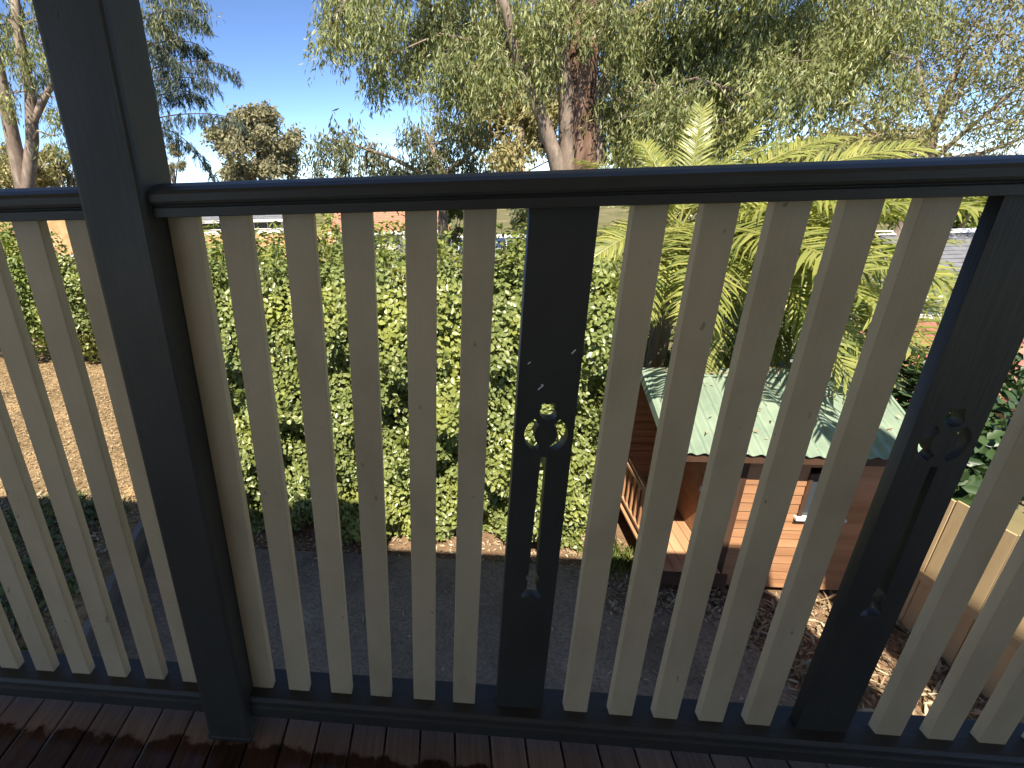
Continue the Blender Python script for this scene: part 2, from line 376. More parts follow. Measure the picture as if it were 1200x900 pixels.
def tree(name, label, cat, base, trunk, limbs, clumps, leaf, per=110, nl=14, drop=0.5, L=(0.10, 0.17), W=0.022, twig=0.018, bark='bark', limbmat='limb', group=None, droop=1.0, jitter=0.25):
    """trunk = [(point, radius)..]; limbs = list of the same; clumps = [(point, radius)..] of hanging foliage"""
    t = thing(name, label, cat, (0, 0, 0), 0, group); t.location = base
    inv = Matrix.Translation(-Vector(base))

    def loc(p): return tuple(inv @ Vector(p))
    MB().tube([loc(p) for p, r in trunk], [r for p, r in trunk], 14, 0.09).build('trunk', M[bark], t, smooth=True)
    nodes = [(Vector(p), r) for p, r in trunk[1:]]
    for lb in limbs:
        MB().tube([loc(p) for p, r in lb], [r for p, r in lb], 9, 0.06).build('limb', M[limbmat], t, smooth=True)
        for (p, r), (p2, r2) in zip(lb, lb[1:]):
            nodes += [(Vector(p).lerp(Vector(p2), k), r) for k in (0.5, 1.0)]
    b = MB()
    for c, r in clumps:
        c = Vector(c); q, qr = min(nodes, key=lambda nd: (nd[0] - c).length + max(0, nd[0].z - c.z) * 0.6)
        mid = q.lerp(c, 0.5) + Vector((random.uniform(-.15, .15), random.uniform(-.15, .15), 0.12 * (c - q).length))
        b.tube([loc(q), loc(q.lerp(mid, 0.55)), loc(mid), loc(c)], [min(qr * 0.6, twig * 2.2), twig * 1.6, twig * 1.2, twig * 0.6], 5)
        for _ in range(5):
            e = c + Vector(rdir(1)[0] * r * 0.8)
            b.tube([loc(mid.lerp(c, random.uniform(.3, 1))), loc(e)], [twig * 0.6, twig * 0.2], 4)
    b.build('branches', M[limbmat], t)['kind'] = 'stuff'
    P, A, Nn = sprays([(loc(c), r) for c, r in clumps], per, nl, drop, L, jitter, droop)
    n = len(P)
    leaves('crown', P, A, Nn, rng.uniform(L[0], L[1], n), W * rng.uniform(.7, 1.3, n), M[leaf], t, 'lance', curl=0.1)
    return t


def shrub(name, label, base, rad, n, leaf, L=0.06, W=0.035, cat='shrub', group=None, stems=5, kind='shell', top=None):
    """rounded leafy bush: rad = (rx, ry, height)"""
    t = thing(name, label, cat, base, 0, group)
    rx, ry, h = rad
    d = rdir(n); u = rng.random((n, 1)) ** 0.28
    lob = 1 + 0.16 * np.sin(d[:, :1] * 5 + 1.3 * len(label)) * np.cos(d[:, 1:2] * 4 + d[:, 2:] * 5)
    p = d * u * lob * np.array([rx, ry, h / 2]) + np.array([0, 0, h * 0.53])
    p[:, 2] = np.maximum(p[:, 2], 0.03)
    nr = unit(d + rng.normal(size=(n, 3)) * 0.6 + np.array([0, 0, 0.5])); ax = np.cross(nr, rdir(n))
    leaves('foliage', p, ax, nr, L * rng.uniform(.7, 1.25, n), W * rng.uniform(.75, 1.2, n), M[leaf], t, 'ovate')
    b = MB()
    for _ in range(stems):
        e = (random.uniform(-.6, .6) * rx, random.uniform(-.6, .6) * ry, h * random.uniform(.5, .8))
        b.tube([(e[0] * .1, e[1] * .1, -0.05), (e[0] * .5, e[1] * .5, e[2] * .55), e], [0.025, 0.016, 0.006], 5)
    b.build('stem', M['twig'], t)
    return t


# ------------------------------------------------------------------ ground
def gz(x, y):
    s = min(max((y - 6.5) / 14.0, 0), 1); s = s * s * (3 - 2 * s)
    z = -3.4 * s - max(0, y - 20) * 0.012
    if x < -3.2 and y < 13: z = max(z, 0) * 0 + z * min(1, max(0, (y - 9) / 5))
    return z


xs = sorted(set([-400, -250, -150, -90, -60, -40, -30, 30, 40, 60, 90, 150, 250, 400] + [i * 1.0 for i in range(-22, 23)]))
ys = sorted(set([-60, -30, -15, 60, 80, 110, 150, 220, 320, 500] + [i * 1.0 for i in range(-6, 30)] + [i * 2.0 for i in range(15, 28)]))
b = MB(); b.v = [(x, y, gz(x, y) - 0.004) for y in ys for x in xs]; nx = len(xs)
b.f = [(j * nx + i, j * nx + i + 1, (j + 1) * nx + i + 1, (j + 1) * nx + i) for j in range(len(ys) - 1) for i in range(nx - 1)]
tag(b.build('ground', M['grassland'], smooth=True), kind='structure')


def sheet(name, poly, z, mat, thick=0.0):
    me = bpy.data.meshes.new(name); bm = bmesh.new()
    vs_ = [bm.verts.new((x, y, z)) for x, y in poly]; fc = bm.faces.new(vs_)
    if thick:
        r = bmesh.ops.extrude_face_region(bm, geom=[fc])
        for v in [g for g in r['geom'] if isinstance(g, bmesh.types.BMVert)]: v.co.z -= thick
    bmesh.ops.recalc_face_normals(bm, faces=bm.faces)
    bm.to_mesh(me); bm.free()
    return tag(link(name, me, mat), kind='structure')


sheet('soil', [(-3.4, 3.0), (4.4, -2.0), (4.4, 6.2), (-3.4, 6.2)], 0.002, M['soil'])
sheet('concrete_patio', [(-3.4, -2.58), (2.95, -2.58), (2.75, 2.0), (2.55, 3.0), (2.2, 3.58), (1.0, 3.62), (-0.6, 3.64), (-3.4, 3.66)], 0.035, M['concrete'], 0.03)
sheet('mulch_bed', [(2.95, -2.58), (4.4, -2.58), (4.2, 1.8), (3.9, 3.35), (2.5, 3.36), (2.57, 3.0), (2.77, 2.0)], 0.012, M['soil'])
sheet('raised_yard', [(-2.55, -1.5), (-2.55, 0.4), (-3.28, 3.62), (-3.0, 4.3), (-2.3, 5.0), (-2.3, 9.6), (-16, 9.6), (-16, -1.5)], 0.36, M['chipground'], 0.5)

# ------------------------------------------------------------------ house side of the scene: deck, wall behind, roof overhead, added shade strip
deck = thing('deck', None, None, (0, 0, ZD)); deck['kind'] = 'structure'
pitch = 0.0714
bm_ = MB().box((-0.0337, -2.56, -0.021), (0.0337, 0.085, 0.0)).mesh('board', 0.0025)
for i in range(-34, 40):
    x = 0.0276 + pitch * (i - 0.5)
    o = link('board', bm_, M['deck'], deck, (x, random.uniform(-.003, .003), random.uniform(-.001, .001)))
MB().box((-2.5, -2.5, -0.16), (2.85, -2.45, -0.024)).box((-2.5, -0.02, -0.20), (2.85, 0.03, -0.024)).box((-2.5, -1.3, -0.16), (2.85, -1.25, -0.024)).build('joist', M['darktimber'], deck)

wl = MB().box((-9, -2.9, 0), (2.28, -2.6, ZD - .03)).box((-0.9, -2.9, ZD - .029), (2.28, -2.6, 4.94)).build('house_wall', M['housewall']); tag(wl, kind='structure')  # unseen; upper storey cut short at the left to let light onto the slats
rf = MB()
ZR = 4.95
rf.box((-9, -3.4, ZR), (-1.32, 0.62, ZR + 0.12))
rf.v += [(-1.32, -3.4, ZR), (3.05, -3.4, ZR), (2.25, 0.17, ZR), (-1.32, 0.17, ZR), (-1.32, -3.4, ZR + .12), (3.05, -3.4, ZR + .12), (2.25, 0.17, ZR + .12), (-1.32, 0.17, ZR + .12)]
rf.f += [tuple(8 + i for i in q) for q in ((0, 3, 2, 1), (4, 5, 6, 7), (0, 1, 5, 4), (1, 2, 6, 5), (2, 3, 7, 6), (3, 0, 4, 7))]
rf.box((-0.9, -6.0, ZR + .2), (2.25, -3.41, ZR + .5))  # unseen rear roof, cut short like the wall to open the sky behind
rf.v += [(3.30, -3.0, ZR - .02), (3.85, -3.0, ZR - .02), (3.05, 1.1, ZR - .02), (2.58, 1.1, ZR - .02), (3.30, -3.0, ZR + .1), (3.85, -3.0, ZR + .1), (3.05, 1.1, ZR + .1), (2.58, 1.1, ZR + .1)]  # added strip out of view, shading the cubby wall's right end and the mulch
rf.f += [tuple(24 + i for i in q) for q in ((0, 3, 2, 1), (4, 5, 6, 7), (0, 1, 5, 4), (1, 2, 6, 5), (2, 3, 7, 6), (3, 0, 4, 7))]
tag(rf.build('veranda_roof_and_shade_strip', M['soffit']), kind='structure')

# ------------------------------------------------------------------ veranda post and the two balustrade bays
post = thing('veranda_post', 'tall square charcoal post standing between the two bays of railing', 'post', (-0.439, -0.005, ZD))
MB().box((-0.045, -0.045, 0.0), (0.045, 0.045, ZR - ZD - 0.003)).build('shaft', M['charcoal'], post, bevel=0.006)
MB().box((-0.047, -0.047, 0.0), (0.047, 0.047, 0.012)).build('base_plate', M['charcoal'], post, bevel=0.003)

TOPZ = 0.974
toprof = [(-0.033, .941), (-0.033, .953), (-0.0295, .955), (-0.0295, .9565), (-0.036, .958), (-0.0375, .962), (-0.0375, .971), (-0.034, .9755), (-0.02, .980), (0.0, .983), (0.02, .9835), (0.04, .981), (0.052, .9755), (0.0555, .968), (0.0555, .958), (0.049, .9565), (0.049, .953), (0.050, .941)]
botrof = [(-0.0285, -.050), (-0.0285, -.024), (-0.0245, -.0215), (-0.0245, -.019), (-0.0275, -.017), (-0.0275, -.006), (-0.022, 0.0), (0.045, 0.0), (0.048, -.004), (0.048, -.050)]
slatmesh = MB().box((0, 0, -0.02), (0.0432, 0.019, 0.945)).mesh('slat', 0.0016)


def fret_mesh():
    """board with a pierced lily on a long stem: outline plus holes filled as a 2-D curve, then extruded"""
    cu = bpy.data.curves.new('fret', 'CURVE'); cu.dimensions = '2D'; cu.fill_mode = 'BOTH'; cu.extrude = 0.0095; cu.bevel_depth = 0.0006

    def spl(pts):
        s = cu.splines.new('POLY'); s.points.add(len(pts) - 1)
        for p, (x, z) in zip(s.points, pts): p.co = (x + (.003 if .27 < z < .68 else 0), z, 0, 1)
        s.use_cyclic_u = True
    w = 0.0879 / 2 - 0.0006
    spl([(-w, -0.02), (w, -0.02), (w, 0.945), (-w, 0.945)])
    cz = 0.607
    for s in (-1, 1):
        out_ = [(s * 0.0330 * math.cos(R(a)), cz + 0.0330 * math.sin(R(a))) for a in range(56, -74, -9)]
        inn = [(s * (0.0165 + 0.001 * math.sin(a * .3)) * math.cos(R(a)), cz + 0.021 * math.sin(R(a))) for a in range(-68, 56, 12)]
        spl(out_ + inn)
    spl([(.002, .631), (-.007, .634), (-.0125, .641), (-.0125, .648), (-.0100, .652), (-.0110, .658), (-.007, .661), (-.002, .658), (.003, .660), (.008, .661), (.0105, .657), (.0095, .651), (.0135, .645), (.0135, .638), (.009, .633)])
    spl([(-.0050, .568), (.0050, .568), (.0062, .48), (.0072, .40), (.0078, .335), (.0115, .329), (.0115, .323), (.0080, .318), (.0092, .302), (.0165, .288), (.0175, .281), (-.0175, .281), (-.0165, .288), (-.0092, .302), (-.0080, .318), (-.0115, .323), (-.0115, .329), (-.0078, .335), (-.0072, .40), (-.0062, .48)])
    ob = bpy.data.objects.new('fret', cu); C.objects.link(ob)
    dg = bpy.context.evaluated_depsgraph_get(); me = bpy.data.meshes.new_from_object(ob.evaluated_get(dg))
    bpy.data.objects.remove(ob); bpy.data.curves.remove(cu)
    me.transform(Matrix(((1, 0, 0, 0), (0, 0, -1, 0), (0, 1, 0, 0), (0, 0, 0, 1))))      # stand it up
    me.transform(Matrix.Translation((0, 0.0095, 0)))
    me.materials.clear(); me.name = 'fretwork_board'
    bm = bmesh.new(); bm.from_mesh(me); bmesh.ops.remove_doubles(bm, verts=bm.verts, dist=1e-5); bm.to_mesh(me); bm.free()
    return me


def bay(label, x0, x1, slats, frets):
    t = thing('balustrade', label, 'railing', ((x0 + x1) / 2, 0, ZS), 0, 'railing bays along the deck edge')
    ox = -(x0 + x1) / 2
    MB().prism(toprof, x0 + ox, x1 + ox).build('top_rail', M['charcoal_h'], t, bevel=0.0008)
    MB().prism(botrof, x0 + ox, x1 + ox).build('bottom_rail', M['charcoal_h'], t, bevel=0.0008)
    for x in slats:
        link('slat', slatmesh, M['beige'], t, (x + ox, random.uniform(-.0008, .0008), 0), (0, random.uniform(-.0012, .0012), 0))
    for x in frets:
        o = link('fretwork_board', FM, M['charcoal'], t, (x + ox + 0.04395, 0, 0))
        o['label'] = 'wide charcoal board pierced with a lily and long stem'


FM = fret_mesh()

bay('railing bay left of the post with plain beige slats only', -2.4, -0.4842, [-0.548 - 0.0848 * i for i in range(0, 9)], [])
bay('long railing bay right of the post with beige slats and two pierced charcoal boards', -0.3938, 2.3,
    [-0.3932, -0.3159, -0.227, -0.1447, -0.0568, 0.0223, 0.2387, 0.3229, 0.4055, 0.4882, 0.5719, 0.7955, 0.8813, 0.9655, 1.0497, 1.134, 1.2182], [0.1077, 0.6584, 1.31])

fb1 = next(o for o in bpy.data.objects if o.name.startswith('fretwork_board'))
for fx, fz, a, l in ((.0305, .742, .9, .008), (-.0305, .7245, .7, .005), (-.0115, .6856, .8, .009), (-.009, .69, -.5, .004)):   # curls of lifted paint
    MB().beam((fx - l / 2 * math.cos(a), -.0012, fz - l / 2 * math.sin(a)), (fx + l / 2 * math.cos(a), -.0012, fz + l / 2 * math.sin(a)), .0014, .0016, (0, 1, 0)).build('paint_flake', M['white'], fb1)

# ------------------------------------------------------------------ hedge in front
def make_hedge():
    x0, x1, y0, y1, h = -2.55, 1.62, 3.86, 5.3, 2.93
    t = thing('hedge', 'tall dense clipped green hedge growing along the far edge of the patio', 'hedge', (0, 0, 0))
    P, Nn = [], []

    def face(n, fn, nrm, depth):
        u = rng.random(n); v = rng.random(n); d = rng.random(n) ** 1.7 * depth
        p = fn(u, v); P.append(p - np.array(nrm) * d[:, None]); Nn.append(np.tile(np.array(nrm, float), (n, 1)))

    def front(u, v):
        x = x0 + (x1 - x0) * u; z = 0.05 + (h - 0.05) * v
        y = y0 + 0.42 * np.clip((v - .80) / .2, 0, 1) ** 2 + 0.11 * np.sin(x * 3.1 + z * 2.3) + 0.08 * np.sin(x * 7.3 - z * 5.1) + 0.05 * np.sin(z * 11 + x * 13)
        y = y + 0.75 * np.clip((u - .93) / .07, 0, 1) ** 2 + 0.5 * np.clip((.05 - u) / .05, 0, 1) ** 2 + .10 * np.clip(.07 - v, 0, 1) / .07
        return np.stack([x, y, z], 1)

    def topf(u, v):
        x = x0 + .1 + (x1 - x0 - .2) * u; y = y0 + 0.3 + (y1 - y0 - 0.3) * v
        z = h + 0.05 * np.sin(x * 4.1) + 0.06 * np.sin(x * 9 + y * 5) + .04 * np.sin(y * 9) - 0.28 * np.clip((x - .9) / .6, 0, 1) ** 2
        return np.stack([x, y, z], 1)

    def sidef(sx):
        def f(u, v):
            y = y0 + .15 + (y1 - y0 - .15) * u; z = .16 + (h - .2) * v
            return np.stack([np.full_like(u, sx) + 0.09 * np.sin(y * 6 + z * 4), y, z], 1)
        return f
    face(50000, front, (0, -1, 0), 0.34); face(9000, topf, (0, 0, 1), 0.3)
    face(6500, sidef(x1), (1, 0, 0), 0.3); face(6500, sidef(x0), (-1, 0, 0), 0.3)
    P = np.concatenate(P); Nn = np.concatenate(Nn)
    q = P * 3.3                                                # clumpy growth: thin the hollows
    g = np.sin(q[:, 0] * 2.1 + 1.7 * np.sin(q[:, 2] * 1.3)) * np.sin(q[:, 2] * 2.4 + 1.5 * np.sin(q[:, 0] * 1.1 + 2)) + 0.5 * np.sin(q[:, 0] * 5.3 + q[:, 2] * 4.1)
    keep = (g > -0.95) | (rng.random(len(P)) < 0.6)
    P = P[keep]; Nn = Nn[keep]; g = g[keep]
    P += -0.05 * np.clip(g, -1, 1)[:, None] * np.array([0, 1, 0])
    n = len(P)
    nr = unit(Nn * 0.75 + np.array([0, 0, 0.55]) + rng.normal(size=(n, 3)) * 0.5)
    ax = np.cross(nr, rdir(n)); ax[:, 2] -= 0.2
    leaves('foliage', P, ax, nr, 0.059 * rng.uniform(.6, 1.3, n), 0.042 * rng.uniform(.65, 1.25, n), M['hedge'], t, 'ovate', 0.16)
    sp, sa = [], []                                             # fresh shoots standing out of the clipped faces
    b = MB()
    for i in range(230):
        if i < 150: o_ = topf(rng.random(1), rng.random(1) ** 1.5)[0]; d_ = np.array([rng.normal() * .25, rng.normal() * .25 - .1, 1.0])
        else: o_ = front(rng.random(1), .3 + .7 * rng.random(1))[0]; d_ = np.array([rng.normal() * .4, -.6, .8])
        d_ = d_ / np.linalg.norm(d_); ln = rng.uniform(.08, .30)
        b.tube([o_ - d_ * .1, o_ + d_ * ln * .5, o_ + d_ * ln + np.array([0, 0, -.02])], [.004, .003, .0015], 4)
        for q in range(int(4 + ln * 34)):
            sp.append(o_ + d_ * ln * rng.random()); sa.append(d_ * .6 + rng.normal(size=3) * .6)
    b.build('shoot', M['twig'], t)['kind'] = 'stuff'
    sp = np.array(sp); sa = np.array(sa)
    leaves('shoot_leaves', sp, sa, rdir(len(sp)) + np.array([0, 0, .8]), 0.062 * rng.uniform(.6, 1.2, len(sp)), 0.036, M['shrub'], t, 'ovate')
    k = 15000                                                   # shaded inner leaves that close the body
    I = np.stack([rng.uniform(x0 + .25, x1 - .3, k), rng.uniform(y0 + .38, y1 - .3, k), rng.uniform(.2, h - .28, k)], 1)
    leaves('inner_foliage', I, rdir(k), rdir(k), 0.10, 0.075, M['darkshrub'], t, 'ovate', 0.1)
    for i in range(9):
        x = x0 + .3 + i * (x1 - x0 - .6) / 8 + random.uniform(-.1, .1); y = 4.35 + random.uniform(-.15, .15)
        MB().tube([(x, y, -.02), (x + random.uniform(-.1, .1), y, .6), (x + random.uniform(-.2, .2), y + .1, 1.6)], [.04, .03, .012], 6).build('stem', M['twig'], t)


make_hedge()

# ------------------------------------------------------------------ raised yard on the left: edging, plants, hedge row
ed = thing('garden_edging', 'low grey timber sleepers edging the raised bed left of the patio', 'edging', (-2.55, 0.4, 0))
pts = [Vector((0, 0, 0)), Vector((-0.25, 1.1, 0)), Vector((-0.49, 2.15, 0)), Vector((-0.73, 3.22, 0))]
for a, c in zip(pts, pts[1:]):
    for lv in range(2):
        MB().beam(a + Vector((.03, .004, .10 + lv * .19)), c + Vector((.03, -.004, .10 + lv * .19)), .075 - lv * .006, .185).build('sleeper', M['sleeper'], ed, bevel=.006)
n = 26000
x = rng.uniform(-9.5, -2.4, n); y = rng.uniform(3.2, 9.0, n)
ok = x < np.where(y < 4.3, -3.30, -2.35)
p = np.stack([x, y, np.full(n, .363) + rng.random(n) * .012], 1)[ok]; n = len(p)
ax = rdir(n); ax[:, 2] *= .25; nr = rng.normal(size=(n, 3)) * .35 + np.array([0, 0, 1])
tag(leaves('woodchips', p, ax, nr, rng.uniform(.025, .07, n), rng.uniform(.012, .028, n), M['chips'], None, 'lance', .1), 'tan woodchips covering the sunny yard left of the post', 'woodchips', kind='stuff')
n = 9000
x = rng.uniform(-6.2, -2.65, n); y = rng.uniform(0.6, 3.95, n)
lim = -2.72 - 0.235 * np.clip(y - .4, 0, 9)
d = np.sin(x * 4.3 + y * 2) + np.sin(y * 5.1 - x * 2) + rng.normal(size=n) * .7
ok = (x < lim) & (d > -.1)
p = np.stack([x, y, np.full(n, .37) + rng.random(n) * .10], 1)[ok]; n = len(p)
tag(leaves('ground_cover', p, rdir(n) + np.array([0, 0, .3]), rng.normal(size=(n, 3)) * .5 + np.array([0, 0, 1]), rng.uniform(.05, .11, n), rng.uniform(.025, .05, n), M['weed'], None, 'ovate'), 'low weedy ground cover in the shaded bed by the sleepers', 'ground cover', kind='stuff')
n = 6000
x = rng.uniform(-6.2, -2.65, n); y = rng.uniform(0.4, 4.0, n); ok = x < -2.72 - 0.235 * np.clip(y - .4, 0, 9)
p = np.stack([x, y, np.full(n, .368) + rng.random(n) * .02], 1)[ok]; n = len(p)
tag(leaves('leaf_litter', p, rdir(n) * np.array([1, 1, .2]), rng.normal(size=(n, 3)) * .3 + np.array([0, 0, 1]), rng.uniform(.05, .12, n), rng.uniform(.015, .04, n), M['drylitter'], None, 'lance'), 'pale dry leaves strewn over the shaded bed by the sleepers', 'leaf litter', kind='stuff')
for i, (px, py_, Y, rx, h, lab) in enumerate([(20, 425, 8.9, 1.3, 2.9, 'tall leafy yellow-green hedge bush at the far left of the yard'), (70, 432, 8.7, .85, 2.75, 'leafy green bush beside the far left hedge bush'), (112, 432, 8.8, .75, 2.1, 'lower dark green bush just left of the post'), (-60, 420, 9.0, 1.4, 3.0, 'tall hedge bush partly cut by the left picture edge')]):
    c = at(px, py_, Y)
    shrub('shrub', lab, (c.x, c.y, .34), (rx, .8, h), 7500, 'shrub' if i != 2 else 'hedge', .085, .055, group='bushes at the far side of the yard')

# ------------------------------------------------------------------ litter on patio and mulch
def litter(name, n, fx, label, cat, L=(.05, .11), W=(.012, .028), z=.04, mat='drylitter', up=.3, curl=.15):
    p = fx(n); m = len(p)
    p = np.concatenate([p, (z + rng.random((m, 1)) * .012)], 1)
    ax = rdir(m) * np.array([1, 1, up]); nr = rng.normal(size=(m, 3)) * up + np.array([0, 0, 1])
    return tag(leaves(name, p, ax, nr, rng.uniform(*L, m), rng.uniform(*W, m), M[mat], None, 'ovate', .25, curl), label, cat, kind='stuff')


def patio_pts(n):
    x = rng.uniform(-3, 2.8, n); y = rng.uniform(.4, 3.6, n)
    w = .10 + .9 * np.clip((x - .7) / 1.6, 0, 1) * (np.sin(x * 5 + y * 3) * .5 + .6) + .5 * (y > 3.35)
    ok = (rng.random(n) < w) & (x < 2.75 - .15 * np.clip(y - 2, 0, 2)); return np.stack([x, y], 1)[ok]


litter('fallen_leaves', 2600, patio_pts, 'pale fallen leaves scattered over the shaded concrete patio', 'fallen leaves', (.03, .075), (.010, .022))
litter('mulch', 8000, lambda n: (lambda x, y: np.stack([x, y], 1)[(x > 2.95 - .17 * np.clip(y, 0, 4)) & (x < 4.05 - .2 * np.clip(y - 2.5, -2, 2))])(rng.uniform(2.2, 4.3, n), rng.uniform(.3, 3.34, n)), 'dry leaf and bark mulch between patio and paling fence', 'mulch', (.03, .16), (.010, .034), .016, up=.7)
litter('mulch_leaves', 1400, lambda n: np.stack([rng.uniform(1.5, 2.9, n), rng.uniform(3.0, 3.5, n)], 1)[rng.random(n) < .6], 'curled dry leaves gathered along the foot of the cubby house', 'leaf litter', (.04, .09), (.012, .03), .04, up=.5)
litter('hedge_litter', 1500, lambda n: np.stack([rng.uniform(-2.6, 1.9, n), rng.uniform(3.62, 4.2, n)], 1), 'brown leaf litter on the sunny soil under the hedge', 'leaf litter', (.03, .07), (.015, .03), .008)
g_ = thing('grass_tuft', 'small sunlit yellow-green grass tuft beside the cubby house railing', 'grass', (1.72, 3.72, 0))
n = 500; p = np.concatenate([rng.normal(size=(n, 2)) * .13, np.zeros((n, 1))], 1)
leaves('blade', p, rng.normal(size=(n, 3)) * .45 + np.array([0, 0, 1]), rdir(n), rng.uniform(.08, .2, n), .012, M['shrub'], g_, 'lance', curl=.3)

# ------------------------------------------------------------------ cubby house
def corrugated(w, run, th=0.004, pitch_=0.105, amp=0.014):
    """sheet lying in x (width) and y (run), ribs along y"""
    b = MB(); k = int(w / pitch_ * 6)
    for zoff in (0, -th):
        for yy in (0, run):
            for i in range(k + 1): b.v.append((w * i / k, yy, amp * math.sin(i / 6 * 2 * math.pi) + zoff))
    m = k + 1
    for i in range(k):
        b.f.append((i, i + 1, m + i + 1, m + i)); b.f.append((2 * m + i, 3 * m + i, 3 * m + i + 1, 2 * m + i + 1))
        b.f.append((i, 2 * m + i, 2 * m + i + 1, i + 1)); b.f.append((m + i, m + i + 1, 3 * m + i + 1, 3 * m + i))
    return b


def cubby():
    t = thing('cubby_house', 'small cedar-clad cubby house with green corrugated roof and railed porch', 'cubby house', (2.8, 4.05, 0))
    ox, oy = -2.8, -4.05
    X0, X1, XP = 1.95 + ox, 3.68 + ox, 2.54 + ox          # porch side, right side, porch/room division
    Y0, Y1 = 3.40 + oy, 4.75 + oy
    RZ, EZ, RY = 1.985, 1.60, 4.05 + oy
    FL = 0.30
    # roof
    rw = 3.78 - 1.84; run = math.hypot(RY - (3.165 + oy), RZ - EZ)
    ang = math.atan2(RZ - EZ, RY - (3.165 + oy))
    roof = corrugated(rw, run).build('roof', M['greenroof'], t, loc=(1.84 + ox, 3.165 + oy, EZ + .012), rot=(ang, 0, 0))
    corrugated(rw, run).build('roof', M['greenroof'], t, loc=(3.78 + ox, 4.935 + oy, EZ + .012), rot=(ang, 0, math.pi))
    MB().prism([(RY - .09, RZ - .012), (RY, RZ + .034), (RY + .09, RZ - .012), (RY + .085, RZ - .018), (RY, RZ + .026), (RY - .085, RZ - .018)], 1.835 + ox, 3.785 + ox).build('ridge_cap', M['greenroof'], t)
    for xx in (1.825 + ox, 3.772 + ox):
        for yy in (3.165 + oy, 4.935 + oy):
            MB().beam((xx + .0, yy, EZ - .01), (xx, RY, RZ - .01), .022, .085).build('barge_board', M['greenroof'], t, bevel=.003)
    for yy in (3.20 + oy, 4.90 + oy):
        MB().box((1.845 + ox, yy - .012, EZ - .075), (3.75 + ox, yy + .012, EZ - .006)).build('fascia', M['darktimber'], t)
    for xx in (2.0, 2.6, 3.2, 3.66):
        for yy in (3.22, 4.88): MB().beam((xx + ox, yy + oy, EZ - .035), (xx + ox, RY, RZ - .045), .035, .06).build('rafter', M['darktimber'], t)
    # weatherboards: front wall in pieces round the window, then the other walls
    wall = thing('wall', None, None); wall.parent = t
    bh = 0.092; zb = 0.10; wx0, wx1, wz0, wz1 = 3.06 + ox, 3.42 + ox, 0.90, 1.33

    def clad(x0, x1, z):
        m = MB(); m.prism([(Y0 - .020, z), (Y0 - .010, z + bh + .008), (Y0 + .004, z + bh + .008), (Y0 + .004, z)], x0, x1).build('cladding_board', M['cedar'], wall)
    z = zb; k = 0
    while z < 1.50:
        if z + bh > wz0 + .01 and z < wz1 - .01: clad(XP + .03, wx0, z); clad(wx1, X1 - .03, z)
        else:
            j = random.uniform(XP + .3, X1 - .3)
            if k % 3 == 1: clad(XP + .03, j - .001, z); clad(j + .001, X1 - .03, z)
            else: clad(XP + .03, X1 - .03, z)
        z += bh; k += 1

    def cladx(x, y0, y1, z, s, top=None):
        m = MB(); v = [(x + s * .020, z), (x + s * .010, z + bh + .006), (x - s * .004, z + bh + .006), (x - s * .004, z)]
        n0 = len(m.v)
        for yy in (y0, y1): m.v += [(a, yy, c) for a, c in v]
        m.f += [(i, (i + 1) % 4, 4 + (i + 1) % 4, 4 + i) for i in range(4)] + [(3, 2, 1, 0), (4, 5, 6, 7)]
        m.build('cladding_board', M['cedar'], wall)
    z = zb
    while z < 1.93:
        ins = max(0, (z + bh - 1.52)) / .435 * .80
        y0, y1 = Y0 + .02 + ins, Y1 - .02 - ins
        if y1 - y0 > .1:
            cladx(X1, y0, y1, z, 1)
            if z > FL - .05: cladx(XP, y0, y1, z, -1)
        z += bh
    z = zb
    while z < 1.50:
        m = MB(); m.prism([(Y1 + .02, z), (Y1 + .01, z + bh + .006), (Y1 - .004, z + bh + .006), (Y1 - .004, z)], X0 + .03, X1 - .03).build('cladding_board', M['cedar'], wall); z += bh
    for xx, yy in ((XP, Y0), (X1, Y0), (X1, Y1), (X0, Y1)):
        MB().box((xx - .032, yy - .030, .02), (xx + .032, yy + .034, EZ - .03)).build('corner_post', M['darktimber'], wall, bevel=.004)
    # window
    w = thing('window', None, None); w.parent = t
    for lo, hi in (((wx0, Y0 - .03, wz0), (wx0 + .035, Y0 + .0, wz1)), ((wx1 - .035, Y0 - .03, wz0), (wx1, Y0, wz1)), ((wx0 + .035, Y0 - .03, wz1 - .035), (wx1 - .035, Y0, wz1))):
        MB().box(lo, hi).build('frame', M['darktimber'], w, bevel=.003)
    MB().box((wx0 - .02, Y0 - .06, wz0 - .028), (wx1 + .02, Y0 + .0, wz0 - .001)).build('sill', M['white'], w, bevel=.003)
    MB().box((wx0 + .036, Y0 - .012, wz0), (wx1 - .036, Y0 - .006, wz1 - .036)).build('pane', M['glass'], w)
    # porch floor
    for i in range(6):
        x0 = X0 - .02 + i * .099
        MB().box((x0, Y0 - .10, FL - .022), (x0 + .094, Y1 - .03, FL)).build('floor_board', M['cedardeck'], t, bevel=.002)
    MB().box((X0 - .02, Y0 - .125, FL - .14), (XP + .03, Y0 - .102, FL - .002)).build('floor_fascia', M['darktimber'], t)
    MB().box((X0 - .02, Y0 - .08, .0), (X0 + .05, Y0 - .01, FL - .023)).box((X0 - .02, Y1 - .1, .0), (X0 + .05, Y1 - .03, FL - .023)).build('stump', M['darktimber'], t)
    MB().box((XP - .02, Y0 + .06, .04), (X1 - .04, Y1 - .05, .09)).build('base_frame', M['darktimber'], t)
    # porch railing on the open left side, post, door
    for yy in (Y0 - .02, Y1 - .06):
        MB().box((X0 - .01, yy - .03, FL), (X0 + .05, yy + .03, EZ + .01)).build('porch_post', M['darktimber'], t, bevel=.004)
    rl = thing('porch_railing', None, None); rl.parent = t
